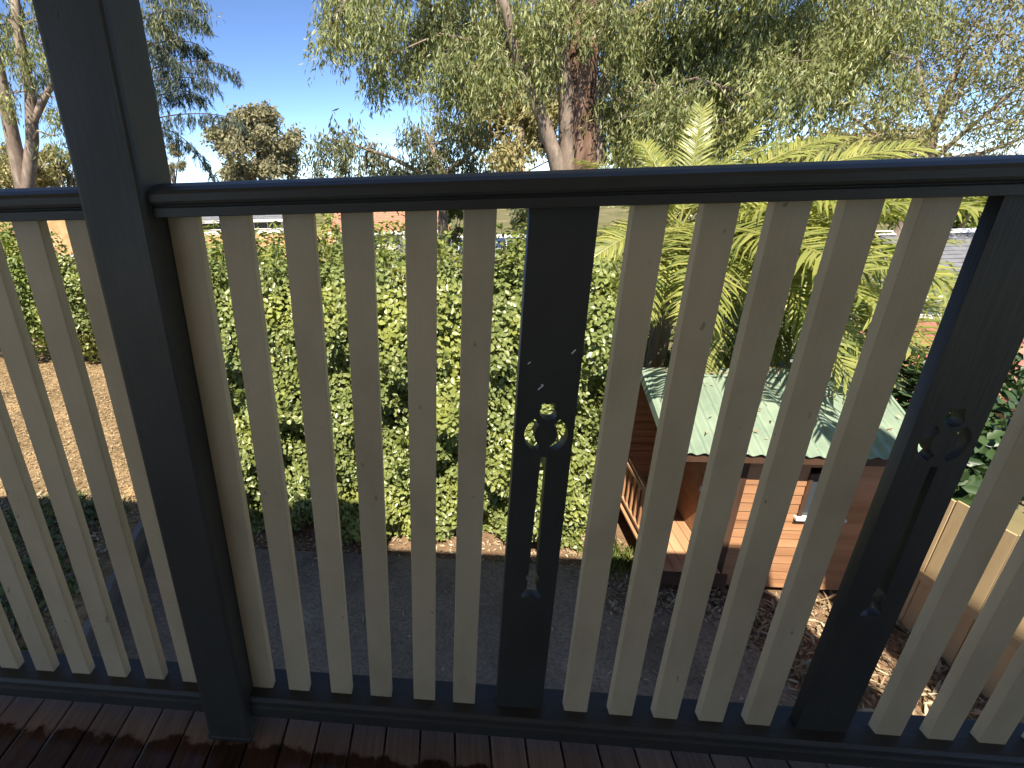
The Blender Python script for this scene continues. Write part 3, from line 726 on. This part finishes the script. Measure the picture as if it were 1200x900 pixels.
    MB().box((X0 - .012, Y0 + .012, FL + .50), (X0 + .052, Y1 - .092, FL + .535)).build('handrail', M['cedardeck'], rl, bevel=.004)
    MB().box((X0, Y0 + .012, FL + .05), (X0 + .04, Y1 - .092, FL + .085)).build('bottom_rail', M['cedardeck'], rl, bevel=.004)
    for i in range(9):
        yy = Y0 + .085 + i * .128
        MB().box((X0 + .008, yy - .016, FL + .086), (X0 + .032, yy + .016, FL + .499)).build('baluster', M['cedar'], rl, bevel=.002)
    d = MB().box((XP - .034, Y0 + .42, FL + .01), (XP - .022, Y0 + .98, FL + 1.1)).build('door', M['cedar'], t, bevel=.003)
    MB().box((XP - .05, Y0 + .46, FL + .5), (XP - .036, Y0 + .49, FL + .56)).build('handle', M['alum'], d)


cubby()

n = 150; u = rng.random(n) ** .6; ridge = rng.random(n) < .5; u[ridge] = .93 + .05 * rng.random(ridge.sum())
p = np.stack([rng.uniform(1.9, 3.72, n), 3.19 + .86 * u, 1.612 + .385 * u + .022], 1)
tag(leaves('roof_leaves', p, rdir(n) * np.array([1, 1, .2]) + np.array([0, 0, .1]), rng.normal(size=(n, 3)) * .3 + np.array([0, -.4, 1]), rng.uniform(.03, .09, n), rng.uniform(.008, .02, n), M['drylitter'], None, 'lance'), 'dead leaves lying on the green cubby house roof', 'fallen leaves', kind='stuff')

# ------------------------------------------------------------------ paling fence on the right
fn = thing('paling_fence', 'low pale timber paling fence at the right beyond the mulch', 'fence', (3.90, 3.28, 0), 0)
fa = Vector((0, 0, 0)); fb = Vector((0.62, -3.6, 0)); fdir = (fb - fa).normalized(); fnm = Vector((fdir.y, -fdir.x, 0)); fnm = fnm if fnm.x < 0 else -fnm
fl_ = (fb - fa).length; k = int(fl_ / .103); zr = math.atan2(fdir.y, fdir.x)
pm = MB().box((-.0485, -.008, .03), (.0485, .008, 1.30)).mesh('paling', .002)
for i in range(k):
    q = fa + fdir * (.05 + i * .103)
    link('paling', pm, M['fence'], fn, (q.x, q.y, random.uniform(-.015, .01)), (0, random.uniform(-.006, .006), zr))
for z in (.30, 1.02):
    MB().beam(fa + fnm * -.034 + Vector((0, 0, z)), fb + fnm * -.034 + Vector((0, 0, z)), .045, .07).build('rail', M['fence'], fn, bevel=.003)
MB().beam(fa + fnm * .030 + Vector((0, 0, .58)), fb + fnm * .030 + Vector((0, 0, .58)), .03, .07).build('rail', M['fence'], fn, bevel=.003)

# shrubs between fence and cubby
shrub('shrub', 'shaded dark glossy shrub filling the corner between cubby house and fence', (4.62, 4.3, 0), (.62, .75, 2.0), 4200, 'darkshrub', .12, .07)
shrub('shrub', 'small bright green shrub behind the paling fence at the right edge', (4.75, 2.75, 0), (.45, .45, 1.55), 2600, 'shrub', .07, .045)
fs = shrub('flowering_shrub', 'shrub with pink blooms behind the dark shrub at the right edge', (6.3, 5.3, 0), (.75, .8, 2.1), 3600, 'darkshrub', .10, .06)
n = 420; d = rdir(n); d[:, 1] = -abs(d[:, 1]); p = d * np.array([.78, .84, 1.08]) + np.array([0, 0, 1.12]); p = p[p[:, 2] > .5]; n = len(p)
leaves('blooms', p, rdir(n), rdir(n), .09, .08, M['flower'], fs, 'ovate')


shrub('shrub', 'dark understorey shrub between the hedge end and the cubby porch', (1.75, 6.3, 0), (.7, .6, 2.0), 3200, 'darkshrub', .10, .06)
shrub('shrub', 'low leafy shrub in the shade behind the cubby house roof', (3.3, 6.4, 0), (1.5, .7, 1.9), 4200, 'shrub', .10, .055)
shrub('shrub', 'russet-tipped shrub at the right foot of the hedge', (1.52, 4.35, 0), (.30, .35, 1.1), 1500, 'hedge', .06, .04)

# ------------------------------------------------------------------ palms
def frond_mesh(L, droop, seed, ll=.62, npair=58):
    rs = np.random.default_rng(seed); b = MB(); pts = []; K = 16
    for i in range(K + 1):
        t = i / K
        pts.append(Vector((L * t * (1 - .16 * droop * t), .08 * math.sin(seed + t * 2), L * (.12 * t - .42 * droop * t * t))))
    b.tube(pts, [.022 * (1 - .85 * i / K) + .002 for i in range(K + 1)], 5)
    for i in range(npair):
        t = .14 + .84 * i / npair; f = t * K; j = min(int(f), K - 1); p = pts[j].lerp(pts[j + 1], f - j); d = (pts[j + 1] - pts[j]).normalized()
        sd_ = d.cross(Vector((0, 0, 1))).normalized(); up = sd_.cross(d)
        for s in (-1, 1):
            ln = ll * (1 - abs(t - .45) * 1.0) * rs.uniform(.8, 1.12)
            a = (sd_ * s * .9 + d * (.40 + .5 * t + rs.uniform(-.1, .1)) + up * rs.uniform(.0, .4)).normalized()
            wd = d * (.019 * rs.uniform(.8, 1.25)); dr = rs.uniform(.25, 1.1)
            q1 = p + a * (ln * .38); g2 = (a + Vector((0, 0, -dr * .5))).normalized(); q2 = q1 + g2 * (ln * .36)
            g3 = (a + Vector((0, 0, -dr * 1.3))).normalized(); q3 = q2 + g3 * (ln * .30)
            n0 = len(b.v)
            b.v += [tuple(p - wd * .5), tuple(p + wd * .5), tuple(q1 + wd), tuple(q1 - wd), tuple(q2 + wd * .8), tuple(q2 - wd * .8), tuple(q3)]
            b.f += [(n0, n0 + 1, n0 + 2, n0 + 3), (n0 + 3, n0 + 2, n0 + 4, n0 + 5), (n0 + 5, n0 + 4, n0 + 6)]
    me = bpy.data.meshes.new('frond'); me.from_pydata(b.v, [], b.f); me.update(); return me


FR = [frond_mesh(2.9, .75, 1), frond_mesh(2.7, 1.05, 2), frond_mesh(3.0, .45, 3), frond_mesh(2.4, 1.3, 4)]


def palm(label, base, h, fronds, lean=(0, 0)):
    t = thing('palm_tree', label, 'palm', base, 0, 'feather palms behind the cubby house')
    top = Vector((lean[0], lean[1], h)); rr = random.Random(len(label))
    MB().tube([(0, 0, -.1), (lean[0] * .3, lean[1] * .3, h * .4), (lean[0] * .7, lean[1] * .7, h * .75), top], [.13, .105, .10, .075], 12, .05).build('trunk', M['limb'], t, smooth=True)
    for az, el, v, sc in fronds:
        o = link('frond', FR[v], M['palm'], t, tuple(top + Vector((0, 0, rr.uniform(-.08, .06)))))
        m = Matrix.Rotation(R(az + rr.uniform(-6, 6)), 3, 'Z') @ Matrix.Rotation(R(-el), 3, 'Y') @ Matrix.Rotation(rr.uniform(-.5, .5), 3, 'X')
        o.rotation_euler = m.to_euler(); o.scale = (sc,) * 3
    return t


c1 = at(795, 272, 5.25); c2 = at(985, 325, 6.4)
palm('bright green feather palm rising behind the left half of the cubby house roof', (c1.x, c1.y, 0), c1.z, [
    (125, 56, 2, .40), (75, 72, 2, .46), (20, 58, 2, .44), (150, 62, 2, .36), (95, 42, 0, .55), (50, 36, 0, .6), (5, 26, 0, .85), (-12, 20, 1, .85), (42, 44, 0, .66), (12, 40, 0, .72), (-18, 34, 0, .8), (150, 44, 0, .5), (110, 60, 0, .5), (-35, 10, 1, .9), (-60, 4, 0, 1.0), (-78, 2, 0, 1.0), (-92, 4, 2, .9), (-104, 2, 0, .9), (-125, 6, 1, .75), (-150, 10, 3, .6), (165, 30, 0, .48), (195, 35, 0, .48),
    (-10, -10, 3, .95), (-30, -14, 3, .95), (-50, -10, 1, .95), (-70, -10, 1, .9), (-86, -14, 3, .8), (-112, -12, 3, .7), (-140, -10, 3, .6), (0, 8, 1, .95), (30, 8, 1, .95), (180, 5, 1, .5), (-45, 14, 2, .9), (-25, 2, 1, 1.0), (-66, 12, 2, .85)])
palm('second feather palm right of the first one with fronds arching toward the red roof', (c2.x, c2.y, -.3), c2.z + .3, [
    (0, 34, 0, .5), (-90, 4, 0, .9), (-105, 2, 2, 1.0), (-120, 6, 1, .95), (-135, 4, 0, 1.05), (-150, 12, 1, .95), (175, 30, 0, .8), (140, 45, 0, .6), (60, 45, 0, .5), (-110, -14, 3, .95), (-140, -10, 3, .95), (-170, 8, 1, .95), (160, 14, 1, .9), (-160, -12, 3, .95), (-95, -8, 1, 1.0), (100, 30, 0, .5), (-125, -6, 1, 1.0)])


# ------------------------------------------------------------------ trees
def cl(lst, Y, r=1.0, dy=1.2):
    """clump list: photo positions spread in depth round Y"""
    out = []
    for e in lst:
        px, py_, rr = e[:3]
        Yc = Y + (e[3] if len(e) > 3 else random.uniform(-dy, dy))
        out.append((tuple(at(px, py_, Yc)), rr * r))
    return out


def P3(px, py_, Y, r): return (tuple(at(px, py_, Y)), r)


YG = 11.0
gb = at(684, 192, YG)
trunk = [((gb.x + .05, YG, -3.0), .62), ((gb.x + .02, YG, 0.5), .46), ((gb.x - .0, YG, gb.z), .30), P3(677, 120, YG, .30), P3(684, 60, YG + .1, .30), P3(690, 0, YG + .2, .26), P3(700, -90, YG + .3, .28), P3(690, -200, YG, .16)]
limbs = [
    [P3(676, 260, YG - .1, .22), P3(660, 215, YG - .3, .18), P3(648, 175, YG - .38, .14), P3(632, 130, YG - .4, .12), P3(608, 80, YG - .5, .10), P3(592, 10, YG - .6, .08), P3(560, -70, YG - .7, .05)],
    [P3(640, 170, YG - .3, .10), P3(628, 110, YG + .3, .07), P3(600, 85, YG + .6, .05), P3(585, 40, YG + .7, .035)],
    [P3(664, 200, YG - .12, .16), P3(664, 110, YG - .15, .15), P3(655, 50, YG - .3, .15), P3(668, -20, YG - .4, .12), P3(640, -110, YG - .5, .07)],
    [P3(702, 195, YG - .1, .15), P3(701, 110, YG - .05, .15), P3(722, 70, YG + .5, .12), P3(705, 20, YG + .6, .12), P3(740, -60, YG + .6, .08)],
    [P3(712, 130, YG, .12), P3(760, 90, YG + .5, .07), P3(830, 60, YG + .7, .05), P3(920, 70, YG + .6, .035), P3(1010, 25, YG + .4, .02)],
    [P3(700, 40, YG, .13), P3(770, 0, YG + .5, .08), P3(860, -50, YG + .6, .06), P3(980, -70, YG + .5, .03)],
    [P3(608, 80, YG - .5, .06), P3(545, 25, YG + .5, .035), P3(480, -5, YG + .7, .025), P3(400, -30, YG + .6, .015)],
]
gumcl = cl([(395, 5, .62), (385, 30, .35), (440, 5, .7), (470, 40, .55), (445, 70, .45), (500, 25, .7), (520, 65, .65), (540, 85, .5), (560, 30, .8), (575, 75, .6), (600, 20, .8), (620, 50, .6), (636, 5, .55, 1.0), (530, 0, .7), (480, 75, .4),
              (735, 20, .75), (760, 60, .75), (745, 110, .55), (780, 15, .8), (800, 70, .8), (790, 120, .7), (825, 30, .8), (845, 80, .8), (835, 130, .6), (870, 20, .85), (880, 70, .7), (890, 115, .55), (915, 30, .8), (930, 75, .6), (950, 20, .8), (965, 60, .6), (985, 85, .45), (990, 20, .75), (1020, 45, .55), (1040, 10, .7), (1075, 15, .5), (760, 150, .5), (815, 150, .5), (730, 150, .4), (1055, 80, .35),
              (712, -12, .45, -.9), (728, 30, .4, -.7), (645, 30, .3, -.8), (660, -18, .4, -.8), (690, 8, .22, -.9), (640, 70, .3, -.6), (725, 75, .32, -.6), (715, 110, .28, -.5), (745, 135, .4, -.7), (770, 100, .5, -.6), (690, 5, .5, 1.6), (655, 75, .35, 1.8), (720, 60, .45, 1.4), (930, 115, .35), (860, 145, .4),
              (420, -60, 1.0), (500, -70, 1.1), (580, -70, 1.1, 1.6), (680, -90, 1.1, 2.2), (780, -70, 1.1, 1.4), (860, -60, 1.1), (950, -70, 1.1), (1030, -60, 1.0), (640, -160, 1.2, 2.2), (540, -150, 1.1, 1.0), (760, -160, 1.2, 2.0), (860, -150, 1.2), (960, -150, 1.1), (700, -230, 1.2, 2.2)], YG)
tree('gum_tree', 'big gum tree with thick rough pinkish trunk and drooping olive foliage', 'tree', (gb.x, YG, -2.5), trunk, limbs, gumcl, 'gum', per=195, nl=23, drop=.7, L=(.085, .155), W=.029, jitter=.17)

# grey-green low gum whose hanging boughs show left of the big trunk
YM = 15.5; b0 = at(520, 205, YM)
tree('gum_tree', 'grey-green gum with low hanging boughs just left of the big trunk', 'tree', (b0.x, YM, -3.0),
     [((b0.x, YM, -3.2), .25), ((b0.x, YM, 1.5), .17), (tuple(b0), .12), P3(505, 170, YM, .06)], [[P3(515, 215, YM, .08), P3(460, 185, YM - .5, .05), P3(400, 165, YM - .6, .03)], [P3(518, 205, YM, .07), P3(560, 175, YM, .04)]],
     cl([(375, 170, .55), (372, 195, .4), (400, 155, .7), (410, 185, .7), (440, 170, .55), (455, 195, .6), (485, 150, .7), (490, 185, .8), (520, 165, .8), (515, 130, .45), (540, 190, .8), (550, 150, .55), (430, 205, .6), (560, 200, .6), (510, 205, .8), (475, 205, .6)], YM, .95),
     'gumdark', per=95, nl=13, drop=.55, L=(.15, .25), W=.045, bark='limb')

YP = 25.0; b0 = at(610, 205, YP)
tree('gum_tree', 'pale yellow-green gum showing through behind the big trunk', 'tree', (b0.x, YP, -3.6),
     [((b0.x, YP, -3.8), .3), ((b0.x, YP, 1.0), .22), (tuple(b0), .17), P3(612, 120, YP, .08)], [[P3(611, 180, YP, .1), P3(570, 150, YP, .06)]],
     cl([(560, 150, 1.1), (570, 110, 1.2), (590, 80, 1.2), (605, 130, 1.3), (620, 100, 1.3), (630, 150, 1.1), (640, 70, 1.1), (600, 170, .9), (745, 170, 1.2), (725, 130, 1.0), (645, 120, 1.0), (585, 185, .7), (620, 45, 1.0)], YP, 1.0),
     'palegum', per=60, nl=13, drop=.5, L=(.22, .36), W=.10, bark='limb', droop=.6, jitter=.6)

YR = 17.0; b0 = at(1085, 205, YR)
tree('tree', 'fine-leaved airy tree with slanting bare branches at the top right', 'tree', (b0.x, YR, -3.2),
     [((b0.x - .4, YR, -3.4), .28), ((b0.x - .2, YR, 1.0), .2), (tuple(b0), .15), P3(1095, 150, YR, .09), P3(1130, 60, YR, .05)],
     [[P3(1085, 195, YR, .09), P3(1130, 155, YR, .06), P3(1190, 105, YR - .4, .04), P3(1240, 80, YR - .5, .02)], [P3(1088, 190, YR, .08), P3(1150, 180, YR, .06), P3(1230, 150, YR, .03)], [P3(1082, 200, YR, .08), P3(1035, 165, YR, .05), P3(990, 130, YR, .03)], [P3(1100, 140, YR, .06), P3(1160, 60, YR, .04), P3(1185, 10, YR, .02)], [P3(1095, 150, YR, .06), P3(1075, 80, YR, .04)]],
     cl([(1000, 130, .9), (1030, 105, .9), (1050, 145, .8), (1070, 75, 1.0), (1100, 40, 1.1), (1110, 90, .9), (1140, 20, 1.0), (1150, 60, 1.0), (1170, 105, .8), (1190, 40, 1.0), (1200, 85, .9), (1120, 130, .7), (1160, 150, .7), (1195, 145, .7), (1030, 165, .6), (985, 160, .6), (1080, 110, .7), (1080, 165, .6), (1180, 175, .5), (1230, 60, 1.1), (1240, 120, 1.0), (1140, -40, 1.2), (1070, -20, 1.1), (1210, -20, 1.2), (975, 110, .7), (1010, 70, .7)], YR, 1.0, 1.6),
     'finegum', per=60, nl=13, drop=.4, L=(.10, .2), W=.04, bark='limb', droop=.5, jitter=.5)

# left: gum with two pale stems
YL = 12.5
a0 = at(28, 220, YL)
tree('gum_tree', 'tall gum with two pale slender stems at the left picture edge', 'tree', (a0.x, YL, -.8),
     [((a0.x + .25, YL, -1), .26), (tuple(a0), .19), P3(12, 150, YL, .16), P3(-2, 80, YL, .13), P3(-20, 0, YL, .10), P3(-30, -90, YL, .05)],
     [[P3(32, 225, YL, .17), P3(38, 165, YL, .15), P3(36, 110, YL, .13), P3(20, 30, YL, .11), P3(15, -40, YL, .07)], [P3(38, 145, YL, .10), P3(56, 108, YL, .08), P3(80, 60, YL, .05), P3(110, 0, YL, .03)]],
     cl([(5, 30, .7), (30, 15, .7), (15, 65, .55), (45, 50, .65), (65, 25, .7), (60, 85, .45), (70, 120, .45), (50, 120, .35), (10, 110, .45), (30, 90, .35), (80, 0, .7), (90, 60, .6), (20, -30, .8), (-30, 20, .9), (-40, 90, .8), (60, -50, .9), (100, -40, .8), (10, 175, .5, 1), (65, 160, .4)], YL, .95),
     'gum', per=95, nl=13, drop=.45, L=(.11, .19), W=.032, bark='limb')

# drooping she-oak style conifer right of the post
YC = 10.0
b0 = at(150, 215, YC)
pt = thing('pine_tree', 'conifer with long drooping dark needle plumes right of the post', 'tree', (b0.x, YC, 0))
def pl(p): v = Vector(p) - Vector((b0.x, YC, 0)); return v
MB().tube([pl((b0.x, YC, -.6)), pl(b0), pl(at(150, 100, YC)), pl(at(152, 0, YC)), pl(at(155, -120, YC))], [.2, .16, .13, .1, .04], 10, .06).build('trunk', M['bark'], pt, smooth=True)
nP, nA = [], []
brs = [[(150, 60), (195, 42), (235, 45), (242, 62)], [(150, 90), (190, 75), (240, 62), (276, 82)], [(150, 130), (190, 108), (215, 98), (240, 115)], [(150, 150), (190, 132), (240, 128), (280, 140)], [(150, 150), (195, 140), (222, 160), (250, 203)],
       [(150, 30), (190, 5), (225, 8), (243, 25)], [(150, 0), (185, -25), (215, -20), (235, 0)], [(150, 100), (185, 95), (215, 85), (250, 95)], [(150, 20), (175, 20), (200, 30), (215, 50)], [(150, 50), (172, 40), (195, 55), (210, 80)], [(150, 80), (110, 60), (70, 70), (40, 90)], [(150, 20), (110, 0), (70, 0), (40, 20)]]
for bi, br in enumerate(brs):
    Yb = YC + (-.5 if bi % 2 else .4)
    cp = [np.array(at(x, y, YC + (Yb - YC) * i / 3)) for i, (x, y) in enumerate(br)]
    bl = []
    for i in range(17):
        t = i / 16; q = (1 - t) ** 3 * cp[0] + 3 * (1 - t) ** 2 * t * cp[1] + 3 * (1 - t) * t * t * cp[2] + t ** 3 * cp[3]; bl.append(q)
    MB().tube([pl(q) for q in bl], [.018 * (1 - .8 * i / 16) for i in range(17)], 5).build('limb', M['darktimber'], pt)
    for i in range(4, 17):
        for _ in range(7):
            q = bl[i] + rng.normal(size=3) * .03; ln = rng.uniform(.10, .34) * (1 - .3 * (i / 16 - .5))
            h = unit(np.array([[rng.normal() * .35, rng.normal() * .35, -1.0]]))[0]
            m = 16; tt = rng.random((m, 1))
            nP.append(q + h * tt * ln - np.array(pl((0, 0, 0))) * 0 - np.array([b0.x, YC, 0])); nA.append(h + rng.normal(size=(m, 3)) * .32)
nP = np.concatenate(nP); nA = np.concatenate(nA)
leaves('crown', nP, nA, rdir(len(nP)), rng.uniform(.07, .15, len(nP)), .014, M['pine'], pt, 'lance')
upc = cl([(185, 5, .5), (200, 25, .4), (178, 50, .35), (215, -10, .5), (190, 75, .3)], YC, 1, .4)
Pq, Aq, Nq = sprays([(tuple(Vector(c) - Vector((b0.x, YC, 0))), r) for c, r in upc], 130, 14, .35, .1)
leaves('crown', Pq, Aq, Nq, rng.uniform(.08, .14, len(Pq)), .022, M['gumdark'], pt, 'lance')


def far_tree(label, px, py_, Y, wpx, hpx, k, leaf='fargum', seed=0):
    """round-headed tree in the distance: domed crown of many leaf clumps on a forked trunk"""
    c = at(px, py_, Y); w = wpx * (Y + .73) / 610 / 2 * 1.02; h = hpx * (Y + .73) / 660
    z0 = gz(c.x, Y); rs = random.Random(seed); clumps = []
    for _ in range(k):
        a = rs.uniform(0, 2 * math.pi); u = rs.random() ** .6; v = rs.uniform(-.55, 1)
        s = math.sqrt(max(.1, 1 - max(0, v) ** 2)) * (1 if v > -.1 else .8)
        clumps.append(((c.x + math.cos(a) * w * u * s, Y + math.sin(a) * w * u * s, c.z + v * h / 2), w * .26))
    limbs_ = [[((c.x, Y, c.z - h * .7), w * .06), ((c.x + math.cos(a) * w * .35, Y + math.sin(a) * w * .35, c.z - h * .15), w * .035), ((c.x + math.cos(a) * w * .6, Y + math.sin(a) * w * .6, c.z + h * .2), w * .015)] for a in (0.3, 1.6, 2.9, 4.2, 5.4)]
    return tree('tree', label, 'tree', (c.x, Y, z0), [((c.x, Y, z0 - .2), w * .1), ((c.x, Y, c.z - h * .75), w * .07), ((c.x, Y, c.z), w * .05)], limbs_, clumps, leaf, per=60 / (w * w) * 9, nl=11, drop=w * .12, L=(w * .07, w * .13), W=w * .05, twig=w * .008, droop=.3, jitter=w * .25, bark='limb')


far_tree('distant round-headed olive tree against the sky between post and gum', 302, 178, 60, 96, 82, 42, seed=3)
far_tree('small distant olive tree just right of the post above the rail', 200, 190, 62, 34, 40, 14, seed=5)
far_tree('low distant scrubby tree beneath the left gum stems', 12, 200, 24, 90, 50, 16, 'palegum', 8)
far_tree('tawny scrubby tree behind the left gum near the post', 70, 200, 26, 60, 60, 14, 'palegum', 9)
far_tree('tawny bushy tree on the far slope above the right part of the rail', 1000, 190, 34, 150, 46, 18, 'palegum', 11)
far_tree('olive tree on the far slope behind the grey-roofed house', 1135, 235, 30, 110, 60, 18, 'shrub', 12)
far_tree('dark leafy tree filling in behind the palms', 800, 195, 16, 130, 120, 30, 'gumdark', 13)
far_tree('olive tree beyond the second palm', 930, 215, 22, 130, 60, 18, 'finegum', 14)
far_tree('green tree standing behind the hedge left of the pierced board', 527, 268, 17, 44, 60, 14, 'shrub', 15)
far_tree('dark tree under the big gum behind the pierced board', 640, 250, 22, 90, 90, 16, 'gumdark', 18)

for i, (px, py_, Y, rx, h, lab) in enumerate([(385, 300, 10.5, .8, 1.9, 'bright yellow-green bush peeping over the hedge beside the white house'), (450, 305, 9.5, 1.0, 2.1, 'green bush rising over the hedge below the tiled roof'), (500, 318, 9.0, .6, 1.6, 'small green bush behind the middle of the hedge'), (250, 310, 10, .9, 1.6, 'green bush behind the left end of the hedge'), (320, 318, 9.2, .7, 1.7, 'bush with bare twigs behind the hedge near the white house'), (1140, 300, 24, 1.6, 2.6, 'yellow-green bush beyond the grey roof'), (615, 310, 12, 1.0, 2.0, 'green bush behind the pierced board and hedge'), (705, 330, 10, .9, 2.0, 'leafy bush between the hedge end and the first palm')]):
    c = at(px, py_, Y); g0 = gz(c.x, Y)
    tp = at(px, py_ - 48, Y).z
    shrub('shrub', lab, (c.x, Y, g0), (rx, rx, max(1.2, tp - g0)), 3000, 'shrub', .12, .07, group='bushes behind the hedge')


# ------------------------------------------------------------------ neighbouring buildings
def house(label, p0, w, d, z0, ez, rz, wallm, roofm, rot=0, over=.4, fascia='white', windows=(), panels=(), ribs=.3, cat='house', group=None, caps=None):
    """gabled house: p0 = middle of the front wall; front faces -y before rotation"""
    t = thing('house', label, cat, (p0[0], p0[1], z0), rot, group)
    E_, Rz = ez - z0, rz - z0
    wl_ = MB().box((-w / 2, 0, 0), (w / 2, d, E_)); wl_.prism([(0, E_), (d, E_), (d / 2, Rz - .06)], -w / 2 + .01, w / 2 - .01).build('wall', M[wallm], t)
    run = math.hypot(d / 2 + over, (Rz - E_) * (1 + over / (d / 2))); ang = math.atan2(Rz - E_, d / 2)
    for s in (0, 1):
        b = MB(); k = max(4, int(run / ribs))
        for i in range(k):               # lapped courses
            y0, y1 = run * i / k, run * (i + 1) / k
            b.prism([(y0, .0), (y0, .035), (y1 + .02, .012), (y1 + .02, -.01)], -w / 2 - over, w / 2 + over)
        o = b.build('roof', M[roofm], t, loc=(0, -over, E_ - (Rz - E_) * over / (d / 2)) if s == 0 else (0, d + over, E_ - (Rz - E_) * over / (d / 2)), rot=(ang, 0, 0) if s == 0 else (ang, 0, math.pi))
        if s == 0:
            for (px0, py0, pw, ph) in panels:
                pn = MB().box((px0, py0, .06), (px0 + pw, py0 + ph, .09)).build('solar_panel', M['panel'], o)
                fr = MB()
                for i in range(5): fr.box((px0 + pw * i / 4 - .02, py0 - .02, .088), (px0 + pw * i / 4 + .02, py0 + ph + .02, .10))
                for i in range(4): fr.box((px0 - .02, py0 + ph * i / 3 - .02, .089), (px0 + pw + .02, py0 + ph * i / 3 + .02, .102))
                fr.build('panel_frame', M['alum'], o)
    zf = E_ - (Rz - E_) * over / (d / 2)
    MB().box((-w / 2 - over, -over - .06, zf - .16), (w / 2 + over, -over - .005, zf + .05)).build('gutter', M[fascia], t, bevel=.01)
    MB().prism([(d / 2 - .2, Rz - .0), (d / 2, Rz + .1), (d / 2 + .2, Rz - .0), (d / 2, Rz - .05)], -w / 2 - over, w / 2 + over).build('ridge_cap', M[caps or roofm], t)
    for (x0, z0_, ww, hh) in windows:
        wn_ = thing('window', None, None); wn_.parent = t
        MB().box((x0, -.03, z0_), (x0 + ww, -.012, z0_ + hh)).build('pane', M['glass'], wn_)
        fr = MB().box((x0 - .06, -.06, z0_ - .06), (x0 + ww + .06, -.002, z0_)).box((x0 - .06, -.06, z0_ + hh), (x0 + ww + .06, -.002, z0_ + hh + .06)).box((x0 - .06, -.055, z0_), (x0, -.002, z0_ + hh)).box((x0 + ww, -.055, z0_), (x0 + ww + .06, -.002, z0_ + hh)).box((x0 + ww / 2 - .03, -.05, z0_), (x0 + ww / 2 + .03, -.002, z0_ + hh))
        fr.build('frame', M['white'], wn_)
    return t


a = at(285, 262, 45)
hz = at(285, 277, 45).z
house('white far-off house with a window band seen below the rail beside the post', (a.x, 45), 9.0, 7, hz - .2, at(285, 256, 45).z, at(285, 236, 48).z, 'white', 'greyroof', windows=[(-4.0, .85, 2.6, .8), (1.0, .85, 2.4, .8)])
bk = MB(); c = at(285, 283, 43)
bk.prism([(-1.5, -1.2), (1.8, .75), (5, .8), (5, -1.2)], -9, 9); tag(bk.build('earth_bank', M['bank'], loc=(c.x, 43, c.z - .35)), kind='structure')
c = at(80, 285, 18)
bk = MB().prism([(-1.5, -4), (1.6, .9), (4, 1.1), (4, -4)], -4.5, 3.0).build('earth_bank', M['bank'], loc=(c.x, 18, c.z - .2)); tag(bk, kind='structure')
gw = thing('garden_wall', 'pinkish masonry wall with white coping behind the yard bushes by the post', 'wall', (at(85, 310, 12.5).x, 12.5, 0))
MB().box((-2.2, 0, -1), (1.6, .2, at(85, 304, 12.5).z)).build('masonry', M['pinkwall'], gw)
MB().box((-2.25, -.03, at(85, 304, 12.5).z + .001), (1.65, .23, at(85, 300, 12.5).z)).build('coping', M['white'], gw)

a = at(455, 258, 34)
house('far house with red tiled roof seen over the bushes behind the hedge', (a.x, 34), 7, 7, -4.0, at(455, 268, 34).z, at(455, 236, 37.5).z, 'cream', 'redtile', windows=[(-2.6, 2.6, 1.2, .9)])
a = at(565, 304, 19)
ez = at(565, 306, 18.6).z; rz = at(565, 279, 21.5).z
house('grey-roofed house with solar panels seen just over the hedge', (a.x, 19), 6.0, 5.5, -3.4, ez, rz, 'cream', 'greyroof', rot=R(-3), windows=[(-2, 1.2, 1, .9)], panels=[(-.9, .9, 1.1, 1.7), (.5, .7, 1.7, 2.1)], caps='white')
a = at(1100, 338, 14.5)
ez = at(1100, 338, 14.1).z; rz = at(1100, 272, 17.3).z
house('neighbouring house with dark grey ribbed roof and white ridge seen right of the palms', (a.x + 3.2, 14.5), 9.0, 5.6, -2.6, ez, rz, 'white', 'greyroof', rot=R(4), caps='white', windows=[(-3, 1.0, 1.4, 1.0), (1, 1.0, 1.4, 1.0)], panels=[(-.6, .5, 2.2, 1.5), (2.0, .5, 2.2, 1.5)], ribs=.22)
# red corrugated shed roof behind the cubby house
c = at(1115, 372, 9.6); e = at(1080, 492, 7.3)
sh = thing('shed', 'shed with faded red corrugated roof behind the cubby house at the right', 'shed', (c.x, 8.4, gz(c.x, 8.4)))
zb_ = gz(c.x, 8.4); run = math.hypot(9.6 - 7.3, c.z - e.z); ang = math.atan2(c.z - e.z, 9.6 - 7.3)
corrugated(4.2, run, pitch_=.11, amp=.016).build('roof', M['redroof'], sh, loc=(-2.1, 7.3 - 8.4, e.z - zb_), rot=(ang, 0, 0))
MB().box((-1.95, -.95, -.1), (1.95, 1.1, e.z - zb_ + .0)).build('wall', M['pinkwall'], sh)
MB().prism([(-.95, e.z - zb_ + .001), (1.1, e.z - zb_ + .001), (1.1, c.z - zb_ - .1)], -1.94, 1.94).build('gable', M['pinkwall'], sh)
MB().box((-2.12, 1.13, c.z - zb_ - .08), (2.12, 1.22, c.z - zb_ + .06)).build('fascia', M['white'], sh)
